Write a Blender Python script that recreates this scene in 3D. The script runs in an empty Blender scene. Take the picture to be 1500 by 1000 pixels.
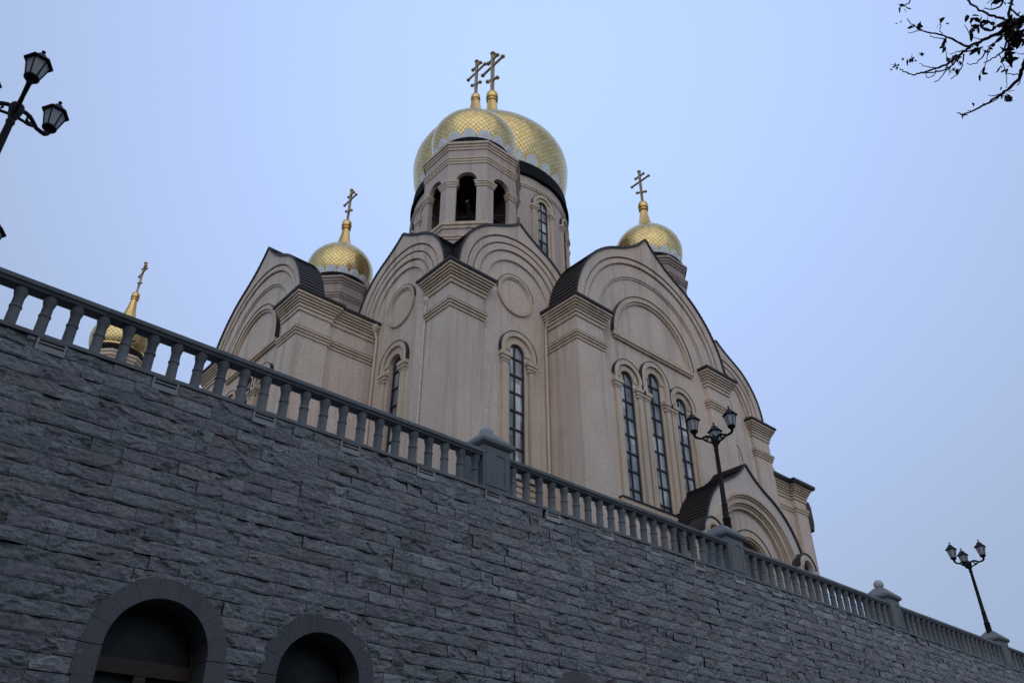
import bpy, bmesh, math, random
import numpy as np
from mathutils import Vector, noise
from mathutils.geometry import tessellate_polygon
random.seed(7)
S = bpy.context.scene
COL = S.collection
ZO = 1.6                      # heights below are measured from the eye; the ground is at 0
R_ = math.radians

# ------------------------------------------------------------------ camera
cam = bpy.data.cameras.new('camera')
cam.lens = 28.8; cam.sensor_width = 36; cam.clip_start = 0.1; cam.clip_end = 5000
co = bpy.data.objects.new('camera', cam); COL.objects.link(co)
co.location = (0, 0, ZO)
co.rotation_euler = (R_(90 + 33.0), 0, R_(-(90 - 48.4)))
S.camera = co

# ------------------------------------------------------------------ sky and light
SUN_EL, SUN_AZ = R_(33), R_(218)          # azimuth clockwise from +Y; behind the camera
w = bpy.data.worlds.new('World'); S.world = w; w.use_nodes = True
nt = w.node_tree; nt.nodes.clear()
out = nt.nodes.new('ShaderNodeOutputWorld'); bg = nt.nodes.new('ShaderNodeBackground')
sky = nt.nodes.new('ShaderNodeTexSky'); sky.sky_type = 'NISHITA'; sky.sun_disc = False
sky.sun_elevation = SUN_EL; sky.sun_rotation = SUN_AZ; sky.dust_density = 1.5; sky.ozone_density = 1.2
tcw = nt.nodes.new('ShaderNodeTexCoord')
# a veil of high cloud, brightest in one broad patch of the sky beyond the domes
dotw = nt.nodes.new('ShaderNodeVectorMath'); dotw.operation = 'DOT_PRODUCT'; dotw.inputs[1].default_value = (0.455, 0.434, 0.778)
nt.links.new(tcw.outputs['Generated'], dotw.inputs[0])
mapw = nt.nodes.new('ShaderNodeMapRange'); mapw.inputs['From Min'].default_value = -1; mapw.inputs['From Max'].default_value = 1
nt.links.new(dotw.outputs['Value'], mapw.inputs[0])
rampw = nt.nodes.new('ShaderNodeValToRGB')
cr = rampw.color_ramp
SKY = [(0.0, (4.6, 6.0, 8.5)), (0.45, (4.3, 5.5, 7.8)), (0.76, (2.5, 3.2, 4.6)), (0.885, (3.6, 4.55, 6.5)), (0.965, (4.6, 6.0, 9.4)), (1.0, (5.1, 6.9, 10.2))]
while len(cr.elements) < len(SKY): cr.elements.new(0.5)
for e, (p, col) in zip(cr.elements, SKY): e.position = p; e.color = col + (1,)
nt.links.new(mapw.outputs[0], rampw.inputs[0])
nzw = nt.nodes.new('ShaderNodeTexNoise'); nzw.inputs['Scale'].default_value = 1.3; nzw.inputs['Detail'].default_value = 6
nt.links.new(tcw.outputs['Generated'], nzw.inputs['Vector'])
mrw = nt.nodes.new('ShaderNodeMapRange'); mrw.inputs['To Min'].default_value = 0.95; mrw.inputs['To Max'].default_value = 1.05
nt.links.new(nzw.outputs[0], mrw.inputs[0])
mulw = nt.nodes.new('ShaderNodeMix'); mulw.data_type = 'RGBA'; mulw.blend_type = 'MULTIPLY'; mulw.inputs[0].default_value = 1
nt.links.new(rampw.outputs[0], mulw.inputs[6]); nt.links.new(mrw.outputs[0], mulw.inputs[7])
mixw = nt.nodes.new('ShaderNodeMix'); mixw.data_type = 'RGBA'; mixw.inputs[0].default_value = 0.93
nt.links.new(sky.outputs[0], mixw.inputs[6]); nt.links.new(mulw.outputs[2], mixw.inputs[7])
nt.links.new(mixw.outputs[2], bg.inputs[0]); bg.inputs[1].default_value = 0.11
nt.links.new(bg.outputs[0], out.inputs[0])

sl = bpy.data.lights.new('sun', 'SUN'); sl.energy = 0.72; sl.angle = R_(90); sl.color = (1.0, 0.93, 0.87)
so = bpy.data.objects.new('sun', sl); COL.objects.link(so)
sd = Vector((math.sin(SUN_AZ) * math.cos(SUN_EL), math.cos(SUN_AZ) * math.cos(SUN_EL), math.sin(SUN_EL)))
so.rotation_euler = sd.to_track_quat('Z', 'Y').to_euler(); so.location = (0, -30, 40)
vs = S.view_settings; vs.view_transform = 'Standard'; vs.look = 'None'; vs.exposure = 0.0; vs.gamma = 1

# ------------------------------------------------------------------ materials
def newmat(name):
    m = bpy.data.materials.new(name); m.use_nodes = True
    n = m.node_tree; b = n.nodes['Principled BSDF']
    return m, n, b
def tex(n, kind, scale, detail=4, rough=0.55, coord='Object', sc=(1, 1, 1)):
    tc = n.nodes.new('ShaderNodeTexCoord'); mp = n.nodes.new('ShaderNodeMapping'); mp.inputs['Scale'].default_value = sc
    t = n.nodes.new(kind); t.inputs['Scale'].default_value = scale
    if kind == 'ShaderNodeTexNoise':
        t.inputs['Detail'].default_value = detail; t.inputs['Roughness'].default_value = rough
    n.links.new(tc.outputs[coord], mp.inputs[0]); n.links.new(mp.outputs[0], t.inputs['Vector'])
    return t.outputs[0]
def ramp(n, fac, stops):
    r = n.nodes.new('ShaderNodeValToRGB'); c = r.color_ramp
    while len(c.elements) < len(stops): c.elements.new(0.5)
    for e, (p, col) in zip(c.elements, stops): e.position = p; e.color = tuple(col) + (1,)
    n.links.new(fac, r.inputs[0]); return r.outputs[0]
def mix(n, a, b, fac, mode='MIX'):
    x = n.nodes.new('ShaderNodeMix'); x.data_type = 'RGBA'; x.blend_type = mode
    for s, v in ((6, a), (7, b)):
        if isinstance(v, (tuple, list)): x.inputs[s].default_value = tuple(v) + (1,)
        else: n.links.new(v, x.inputs[s])
    if isinstance(fac, (int, float)): x.inputs[0].default_value = fac
    else: n.links.new(fac, x.inputs[0])
    return x.outputs[2]
def bump(n, b, h, strength, dist, prev=None):
    k = n.nodes.new('ShaderNodeBump'); k.inputs['Strength'].default_value = strength; k.inputs['Distance'].default_value = dist
    n.links.new(h, k.inputs['Height'])
    if prev is not None: n.links.new(prev, k.inputs['Normal'])
    n.links.new(k.outputs[0], b.inputs['Normal']); return k.outputs[0]

def stucco(name, base, stain=True):
    m, n, b = newmat(name)
    big = tex(n, 'ShaderNodeTexNoise', 0.35, 5, 0.6)
    c = ramp(n, big, [(0.3, [x * 0.86 for x in base]), (0.7, [x * 1.08 for x in base])])
    # warm pink blotches of repainted render
    c = mix(n, c, (base[0] * 1.02, base[1] * 0.90, base[2] * 0.84), ramp(n, tex(n, 'ShaderNodeTexNoise', 0.22, 3), [(0.45, (0, 0, 0)), (0.7, (0.7, 0.7, 0.7))]))
    g = tex(n, 'ShaderNodeTexNoise', 14, 6, 0.75)
    c = mix(n, c, ramp(n, g, [(0.32, (0.66, 0.66, 0.66)), (0.68, (1.16, 1.16, 1.16))]), 0.75, 'MULTIPLY')
    if stain:
        st = tex(n, 'ShaderNodeTexNoise', 1.0, 6, 0.65, sc=(2.2, 2.2, 0.10))
        c = mix(n, c, (base[0] * 0.55, base[1] * 0.52, base[2] * 0.46), ramp(n, st, [(0.50, (0, 0, 0)), (0.74, (0.85, 0.85, 0.85))]))
        st2 = tex(n, 'ShaderNodeTexNoise', 0.8, 8, 0.72, sc=(0.6, 0.6, 0.9))
        c = mix(n, c, (base[0] * 0.72, base[1] * 0.68, base[2] * 0.62), ramp(n, st2, [(0.55, (0, 0, 0)), (0.72, (0.6, 0.6, 0.6))]))
    n.links.new(c, b.inputs['Base Color']); b.inputs['Roughness'].default_value = 0.9
    b.inputs['Specular IOR Level'].default_value = 0.2
    bump(n, b, g, 0.5, 0.03)
    return m
M = {}
CREAM = (0.69, 0.575, 0.475)
M['stucco'] = stucco('cream_stucco', CREAM)
M['trim'] = stucco('cream_trim', (0.665, 0.54, 0.41))
M['rose'] = stucco('rose_drum_stucco', (0.43, 0.345, 0.30))  # darker stucco tone for the small corner drums
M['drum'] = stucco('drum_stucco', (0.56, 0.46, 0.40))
M['pale'] = stucco('pale_plaster', (0.68, 0.59, 0.51), False)

def simple(name, col, rough=0.5, metal=0.0, var=0.25, scale=6, bumpd=0.0, spec=0.5):
    m, n, b = newmat(name)
    t = tex(n, 'ShaderNodeTexNoise', scale, 5, 0.6)
    c = ramp(n, t, [(0.3, [x * (1 - var) for x in col]), (0.7, [x * (1 + var) for x in col])])
    n.links.new(c, b.inputs['Base Color']); b.inputs['Roughness'].default_value = rough; b.inputs['Metallic'].default_value = metal
    b.inputs['Specular IOR Level'].default_value = spec
    if bumpd: bump(n, b, t, 0.6, bumpd)
    return m
M['roof'] = simple('dark_roof_metal', (0.030, 0.022, 0.022), 0.55, 0, 0.35, 2.5, 0.01)
M['flash'] = simple('dark_flashing', (0.022, 0.024, 0.024), 0.5, 0, 0.3, 8)
M['eave'] = simple('black_eave', (0.006, 0.005, 0.005), 0.8, spec=0.15)
M['iron'] = simple('black_iron', (0.0035, 0.0035, 0.0045), 0.6, 0, 0.3, 20, 0.002, 0.25)
M['bar'] = simple('dark_window_bar', (0.018, 0.020, 0.022), 0.5)
M['wood'] = simple('brown_door_wood', (0.055, 0.032, 0.022), 0.5, 0, 0.4, 5)
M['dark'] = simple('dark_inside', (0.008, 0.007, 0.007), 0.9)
M['bronze'] = simple('bell_bronze', (0.045, 0.040, 0.032), 0.4, 0.6)
M['silver'] = simple('grey_petal_metal', (0.84, 0.84, 0.82), 0.45, 0.1, 0.12, 3)
M['pipe'] = simple('cream_pipe', (0.62, 0.50, 0.38), 0.5, 0, 0.12, 3)
M['bark'] = simple('dark_bark', (0.022, 0.017, 0.013), 0.9, 0, 0.4, 30, 0.004)
M['leaf'] = simple('dark_leaf', (0.020, 0.026, 0.012), 0.7, 0, 0.4, 10)
M['dryleaf'] = simple('withered_leaf', (0.030, 0.017, 0.009), 0.8, 0, 0.4, 10)
M['pavement'] = simple('grey_paving', (0.055, 0.055, 0.056), 0.9, 0, 0.25, 3, 0.01)
M['hillside'] = simple('wooded_hillside', (0.035, 0.040, 0.024), 0.95, 0, 0.5, 0.6)  # dark green-brown for the unseen slope added as a shade
M['ground'] = simple('town_ground', (0.10, 0.10, 0.09), 0.95, 0, 0.3, 0.2)

def gold():
    m, n, b = newmat('gilded_scales')
    uv = n.nodes.new('ShaderNodeUVMap'); sp = n.nodes.new('ShaderNodeSeparateXYZ'); n.links.new(uv.outputs[0], sp.inputs[0])
    def mth(op, a, c=None):
        x = n.nodes.new('ShaderNodeMath'); x.operation = op
        for i, v in enumerate((a, c)):
            if v is None: continue
            if isinstance(v, (int, float)): x.inputs[i].default_value = v
            else: n.links.new(v, x.inputs[i])
        return x.outputs[0]
    p = mth('ADD', sp.outputs[0], sp.outputs[1]); q = mth('SUBTRACT', sp.outputs[0], sp.outputs[1])
    def line(v): return mth('ABSOLUTE', mth('SUBTRACT', mth('FRACT', v), 0.5))
    l = mth('MAXIMUM', line(p), line(q))           # 0.5 on the seams
    seam = ramp(n, l, [(0.43, (0, 0, 0)), (0.48, (1, 1, 1))])
    hgt = ramp(n, l, [(0.0, (1, 1, 1)), (0.41, (0.82, 0.82, 0.82)), (0.5, (0, 0, 0))])
    # every scale catches the light a little differently
    cell = n.nodes.new('ShaderNodeTexWhiteNoise'); cell.noise_dimensions = '2D'
    cb = n.nodes.new('ShaderNodeCombineXYZ'); n.links.new(mth('FLOOR', p), cb.inputs[0]); n.links.new(mth('FLOOR', q), cb.inputs[1])
    n.links.new(cb.outputs[0], cell.inputs['Vector'])
    c = ramp(n, cell.outputs[0], [(0.0, (0.60, 0.43, 0.17)), (1.0, (0.76, 0.57, 0.26))])
    c = mix(n, c, (0.26, 0.18, 0.09), seam)
    n.links.new(c, b.inputs['Base Color']); b.inputs['Metallic'].default_value = 1.0
    mr = n.nodes.new('ShaderNodeMapRange'); n.links.new(cell.outputs[0], mr.inputs[0]); mr.inputs['To Min'].default_value = 0.16; mr.inputs['To Max'].default_value = 0.30
    n.links.new(mr.outputs[0], b.inputs['Roughness'])
    bump(n, b, hgt, 0.35, 0.03)
    return m
M['gold'] = gold()
M['cross'] = simple('dull_gilding', (0.42, 0.30, 0.17), 0.4, 0.75, 0.2, 4)
M['goldplain'] = simple('plain_gilding', (0.70, 0.47, 0.18), 0.28, 1.0, 0.1, 4)

def granite_blocks():
    m, n, b = newmat('split_granite')
    at = n.nodes.new('ShaderNodeAttribute'); at.attribute_name = 'tone'
    g = tex(n, 'ShaderNodeTexNoise', 16, 8, 0.78)
    c = mix(n, at.outputs['Color'], ramp(n, g, [(0.3, (0.55, 0.55, 0.57)), (0.7, (1.3, 1.3, 1.3))]), 1.0, 'MULTIPLY')
    lime = tex(n, 'ShaderNodeTexNoise', 1.1, 4, 0.6, sc=(1, 1, 0.6))
    c = mix(n, c, (0.42, 0.43, 0.44), ramp(n, lime, [(0.60, (0, 0, 0)), (0.85, (0.35, 0.35, 0.35))]))
    moss = tex(n, 'ShaderNodeTexNoise', 0.5, 5, 0.65, sc=(1, 1, 0.5))
    c = mix(n, c, (0.15, 0.165, 0.16), ramp(n, moss, [(0.56, (0, 0, 0)), (0.75, (0.55, 0.55, 0.55))]))
    n.links.new(c, b.inputs['Base Color']); b.inputs['Roughness'].default_value = 0.85; b.inputs['Specular IOR Level'].default_value = 0.3
    k = bump(n, b, tex(n, 'ShaderNodeTexNoise', 9, 6, 0.7), 0.9, 0.05)
    bump(n, b, g, 0.5, 0.02, k)
    return m
M['blocks'] = granite_blocks()
def granite(name, col):
    m, n, b = newmat(name)
    ge = n.nodes.new('ShaderNodeNewGeometry'); oi = n.nodes.new('ShaderNodeObjectInfo')
    def wt(scale, det, ro, sc=(1, 1, 1)):
        mp = n.nodes.new('ShaderNodeMapping'); mp.inputs['Scale'].default_value = sc
        t = n.nodes.new('ShaderNodeTexNoise'); t.inputs['Scale'].default_value = scale; t.inputs['Detail'].default_value = det; t.inputs['Roughness'].default_value = ro
        n.links.new(ge.outputs['Position'], mp.inputs[0]); n.links.new(mp.outputs[0], t.inputs['Vector']); return t.outputs[0]
    g = wt(45, 6, 0.8)
    c = ramp(n, g, [(0.3, [x * 0.65 for x in col]), (0.5, col), (0.7, [x * 1.3 for x in col])])
    c = mix(n, c, [x * 0.5 for x in col], ramp(n, wt(1.6, 6, 0.65, (1, 1, 0.35)), [(0.48, (0, 0, 0)), (0.72, (0.75, 0.75, 0.75))]))
    c = mix(n, c, [min(1, x * 1.5) for x in col], ramp(n, wt(2.3, 6, 0.7), [(0.60, (0, 0, 0)), (0.80, (0.5, 0.5, 0.5))]))
    c = mix(n, c, ramp(n, oi.outputs['Random'], [(0, (0.80, 0.80, 0.82)), (1, (1.12, 1.10, 1.06))]), 1.0, 'MULTIPLY')
    n.links.new(c, b.inputs['Base Color']); b.inputs['Roughness'].default_value = 0.75; b.inputs['Specular IOR Level'].default_value = 0.3
    bump(n, b, wt(14, 5, 0.7), 0.35, 0.012)
    return m
M['granite'] = granite('sawn_granite', (0.185, 0.20, 0.212))
M['granite_dark'] = granite('weathered_granite', (0.15, 0.158, 0.168))
M['granite_light'] = granite('pale_granite', (0.42, 0.43, 0.44))
M['mortar'] = simple('dark_joint', (0.035, 0.035, 0.036), 0.95)
def glass():
    m, n, b = newmat('dim_window_glass')
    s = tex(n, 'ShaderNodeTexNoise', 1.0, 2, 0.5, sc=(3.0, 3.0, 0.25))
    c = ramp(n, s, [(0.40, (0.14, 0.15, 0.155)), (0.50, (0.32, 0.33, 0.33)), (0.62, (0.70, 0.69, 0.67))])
    # random brightness per pane, painted in for differing reflections
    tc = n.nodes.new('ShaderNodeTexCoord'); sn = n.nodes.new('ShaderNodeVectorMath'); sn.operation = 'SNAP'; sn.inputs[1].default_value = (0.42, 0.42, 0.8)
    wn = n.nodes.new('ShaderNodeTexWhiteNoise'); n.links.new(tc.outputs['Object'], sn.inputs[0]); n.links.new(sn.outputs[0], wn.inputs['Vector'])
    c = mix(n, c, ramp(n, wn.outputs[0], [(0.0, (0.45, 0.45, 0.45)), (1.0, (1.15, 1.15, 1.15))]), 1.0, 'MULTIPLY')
    n.links.new(c, b.inputs['Base Color']); b.inputs['Roughness'].default_value = 0.08
    b.inputs['Specular IOR Level'].default_value = 1.0
    bump(n, b, tex(n, 'ShaderNodeTexNoise', 0.9, 2), 0.15, 0.05)
    return m
M['glass'] = glass()
M['darkglass'] = simple('dark_door_glass', (0.05, 0.053, 0.056), 0.15, 0, 0.4, 1.2)
def frosted():
    m, n, b = newmat('frosted_lamp_glass')
    b.inputs['Base Color'].default_value = (0.60, 0.62, 0.64, 1); b.inputs['Roughness'].default_value = 0.45
    tr = n.nodes.new('ShaderNodeBsdfTranslucent'); tr.inputs[0].default_value = (0.75, 0.77, 0.80, 1)
    d = tex(n, 'ShaderNodeTexNoise', 9, 4)
    mx = n.nodes.new('ShaderNodeMixShader'); mx.inputs[0].default_value = 0.5
    n.links.new(b.outputs[0], mx.inputs[1]); n.links.new(tr.outputs[0], mx.inputs[2])
    n.links.new(ramp(n, d, [(0.3, (0.50, 0.52, 0.54)), (0.7, (0.66, 0.68, 0.70))]), b.inputs['Base Color'])
    n.links.new(mx.outputs[0], n.nodes['Material Output'].inputs[0])
    return m
M['frost'] = frosted()

# ------------------------------------------------------------------ object helpers
LOC = {}
def tag(o, label=None, cat=None, group=None, kind=None):
    if label: o['label'] = label
    if cat: o['category'] = cat
    if group: o['group'] = group
    if kind: o['kind'] = kind
    return o
def thing(name, loc, label, cat, group=None):
    o = bpy.data.objects.new(name, None); COL.objects.link(o); o.empty_display_size = 0.3
    o.location = (loc[0], loc[1], loc[2] + ZO); LOC[o] = Vector(o.location)
    return tag(o, label, cat, group)

class MB:
    def __init__(s): s.v = []; s.f = []; s.uv = []
    def add(s, vs, fs):
        k = len(s.v); s.v += [tuple(p) for p in vs]; s.f += [tuple(i + k for i in f) for f in fs]
    def box(s, x0, x1, y0, y1, z0, z1):
        s.add([(x0, y0, z0), (x1, y0, z0), (x1, y1, z0), (x0, y1, z0), (x0, y0, z1), (x1, y0, z1), (x1, y1, z1), (x0, y1, z1)],
              [(0, 3, 2, 1), (4, 5, 6, 7), (0, 1, 5, 4), (1, 2, 6, 5), (2, 3, 7, 6), (3, 0, 4, 7)])
    def fbox(s, F, a0, a1, z0, z1, o0, o1):
        P = [F(a, z, o) for o in (o0, o1) for a, z in ((a0, z0), (a1, z0), (a1, z1), (a0, z1))]
        s.add(P, [(0, 3, 2, 1), (4, 5, 6, 7), (0, 1, 5, 4), (1, 2, 6, 5), (2, 3, 7, 6), (3, 0, 4, 7)])
    def plate(s, F, loops, o0, o1):
        L = [[Vector((a, z, 0)) for a, z in lp] for lp in loops]
        tris = tessellate_polygon(L)
        flat = [p for lp in loops for p in lp]; n = len(flat)
        vs = [F(a, z, o1) for a, z in flat] + [F(a, z, o0) for a, z in flat]
        fs = [tuple(t) for t in tris] + [tuple(i + n for i in reversed(t)) for t in tris]
        k = 0
        for lp in loops:
            m = len(lp)
            for i in range(m):
                j = (i + 1) % m; fs.append((k + i, k + j, k + j + n, k + i + n))
            k += m
        s.add(vs, fs)
    def strip(s, F, inner, outer, o0, o1):
        """solid band between two polylines of equal length"""
        n = len(inner)
        vs = [F(a, z, o) for o in (o1, o0) for pl in (inner, outer) for a, z in pl]
        I1, O1, I0, O0 = 0, n, 2 * n, 3 * n
        fs = []
        for i in range(n - 1):
            fs += [(I1 + i, I1 + i + 1, O1 + i + 1, O1 + i), (I0 + i, O0 + i, O0 + i + 1, I0 + i + 1),
                   (O1 + i, O1 + i + 1, O0 + i + 1, O0 + i), (I1 + i, I0 + i, I0 + i + 1, I1 + i + 1)]
        fs += [(I1, O1, O0, I0), (I1 + n - 1, I0 + n - 1, O0 + n - 1, O1 + n - 1)]
        s.add(vs, fs)
    def ring(s, F, c, z, r0, r1, o0, o1, a0=0, a1=180, n=28, leg=0.0):
        inn = [(c + r0 * math.cos(R_(a0 + (a1 - a0) * i / n)), z + r0 * math.sin(R_(a0 + (a1 - a0) * i / n))) for i in range(n + 1)]
        ou = [(c + r1 * math.cos(R_(a0 + (a1 - a0) * i / n)), z + r1 * math.sin(R_(a0 + (a1 - a0) * i / n))) for i in range(n + 1)]
        if leg:
            inn = [(c + r0, z - leg)] + inn + [(c - r0, z - leg)]; ou = [(c + r1, z - leg)] + ou + [(c - r1, z - leg)]
        s.strip(F, inn, ou, o0, o1)
    def circle(s, F, c, z, r0, r1, o0, o1, n=40):
        for h in range(2): s.ring(F, c, z, r0, r1, o0, o1, 180 * h, 180 * h + 180, n // 2)
    def sweep(s, path, prof, closed=False):
        """profile (o, z) carried round a plan path; outwards is right of travel"""
        n = len(path); m = len(prof); vs = []
        for i, p in enumerate(path):
            p = Vector(p)
            dirs = []
            if closed or i > 0: dirs.append((p - Vector(path[i - 1])).normalized())
            if closed or i < n - 1: dirs.append((Vector(path[(i + 1) % n]) - p).normalized())
            ns = [Vector((d.y, -d.x)) for d in dirs]
            if len(ns) == 2:
                b = (ns[0] + ns[1]); b = b / max(0.2, b.length_squared) * 2
            else: b = ns[0]
            vs += [(p.x + b.x * o, p.y + b.y * o, z) for o, z in prof]
        fs = []
        for i in range(n if closed else n - 1):
            j = (i + 1) % n
            for k in range(m):
                l = (k + 1) % m
                fs.append((i * m + k, i * m + l, j * m + l, j * m + k))
        if not closed:
            fs += [tuple(range(m)), tuple((n - 1) * m + k for k in reversed(range(m)))]
        s.add(vs, fs)
    def lathe(s, cx, cy, prof, n=32, a0=0.0, caps=True, uvn=None):
        k = len(s.v); m = len(prof)
        for r, z in prof:
            for i in range(n):
                t = a0 + 2 * math.pi * i / n
                s.v.append((cx + r * math.cos(t), cy + r * math.sin(t), z))
        for j in range(m - 1):
            for i in range(n):
                i2 = (i + 1) % n
                s.f.append((k + j * n + i, k + j * n + i2, k + (j + 1) * n + i2, k + (j + 1) * n + i))
        if caps:
            s.f.append(tuple(k + i for i in reversed(range(n)))); s.f.append(tuple(k + (m - 1) * n + i for i in range(n)))
    def tube(s, pts, rads, n=8):
        k = len(s.v); m = len(pts); P = [Vector(p) for p in pts]
        ref = Vector((0, 0, 1))
        for i in range(m):
            d = (P[min(i + 1, m - 1)] - P[max(i - 1, 0)])
            if d.length < 1e-9: d = Vector((0, 0, 1))
            d.normalize()
            r = ref if abs(d.dot(ref)) < 0.95 else Vector((1, 0, 0))
            a = d.cross(r).normalized(); b = d.cross(a)
            rr = rads[i] if isinstance(rads, (list, tuple)) else rads
            for q in range(n):
                t = 2 * math.pi * q / n; s.v.append(tuple(P[i] + a * rr * math.cos(t) + b * rr * math.sin(t)))
        for j in range(m - 1):
            for q in range(n):
                q2 = (q + 1) % n; s.f.append((k + j * n + q, k + j * n + q2, k + (j + 1) * n + q2, k + (j + 1) * n + q))
        s.f.append(tuple(k + q for q in reversed(range(n)))); s.f.append(tuple(k + (m - 1) * n + q for q in range(n)))
    def build(s, name, mat, parent=None, smooth=None, kind=None, recalc=True, label=None):
        base = LOC.get(parent, Vector((0, 0, 0))) if parent else Vector((0, 0, 0))
        me = bpy.data.meshes.new(name)
        me.from_pydata([(x - base.x, y - base.y, z + ZO - base.z) for x, y, z in s.v], [], s.f)
        if recalc:
            bm = bmesh.new(); bm.from_mesh(me); bmesh.ops.recalc_face_normals(bm, faces=bm.faces); bm.to_mesh(me); bm.free()
        me.materials.append(mat)
        if smooth is not None:
            me.polygons.foreach_set('use_smooth', [True] * len(me.polygons)); me.set_sharp_from_angle(angle=R_(smooth))
        o = bpy.data.objects.new(name, me); COL.objects.link(o)
        if parent: o.parent = parent; LOC[o] = base
        if kind: o['kind'] = kind
        if label: o['label'] = label
        return o

def arch_loop(c, z0, zs, r, n=20):
    return [(c - r, z0), (c + r, z0)] + [(c + r * math.cos(math.pi * i / n), zs + r * math.sin(math.pi * i / n)) for i in range(n + 1)]
def keel(c, cz, r, tip, phi=64, n=26, k=1.25):
    """right half to left half of a keel arch: round shoulders and a drawn-up point"""
    rt = []
    for i in range(n + 1):
        t = R_(phi * i / n); rt.append((r * math.cos(t), r * math.sin(t)))
    p1 = rt[-1]; tg = (-math.sin(R_(phi)), math.cos(R_(phi)))
    cp = (p1[0] + tg[0] * k * p1[0] * 0.62, p1[1] + tg[1] * k * p1[0] * 0.62); tp = (0.0, tip - cz)
    for i in range(1, 11):
        t = i / 10; rt.append(tuple((1 - t) ** 2 * p1[q] + 2 * t * (1 - t) * cp[q] + t * t * tp[q] for q in (0, 1)))
    return [(c + x, cz + z) for x, z in rt] + [(c - x, cz + z) for x, z in reversed(rt[:-1])]

# ------------------------------------------------------------------ ground, terrace
g = MB(); g.add([(-1500, -1500, -1.604), (1500, -1500, -1.604), (1500, 1500, -1.604), (-1500, 1500, -1.604)], [(0, 1, 2, 3)])
g.build('ground', M['ground'], kind='structure')
g = MB(); g.add([(-60, -14, -1.6), (90, -14, -1.6), (90, 12.9, -1.6), (-60, 12.9, -1.6)], [(0, 1, 2, 3)])
g.build('pavement', M['pavement'], kind='structure')
g = MB(); g.box(-40, 75, 13.95, 85, -1.5, 6.9)
g.build('terrace', M['pavement'], kind='structure')

def added_shade_slope():  # out-of-view terrain, added to shade the retaining wall
    m = MB(); nu, nv = 90, 40
    for i in range(nu + 1):
        u = -62 + 142 * i / nu
        for k in range(nv + 1):
            v = -46 + 57.5 * k / nv
            a = max(0.0, min(1.0, (-3.6 + 0.36 * max(0.0, v) - u) / 5.0))              # unseen bank, added to darken the wall at lower left
            b = max(0.0, min(1.0, (-6.0 - v) / 12.0))             # unseen slope behind the viewer, added to cut off low sky
            a = a * a * (3 - 2 * a); b = b * b * (3 - 2 * b)
            H = max(21.0 * a, (16.0 - 1.0 * max(0.0, min(1.0, (u - 4) / 26.0))) * b)
            H += (1.6 * noise.noise((u * 0.12, v * 0.12, 3.0)) + 0.9 * noise.noise((u * 0.45, v * 0.45, 7.0))) * max(a, b)
            m.v.append((u, v, -1.66 + H))
    for i in range(nu):
        for k in range(nv):
            q = i * (nv + 1) + k; m.f.append((q, q + nv + 1, q + nv + 2, q + 1))
    m.build('hill', M['hillside'], smooth=40, kind='structure')
added_shade_slope()

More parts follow.
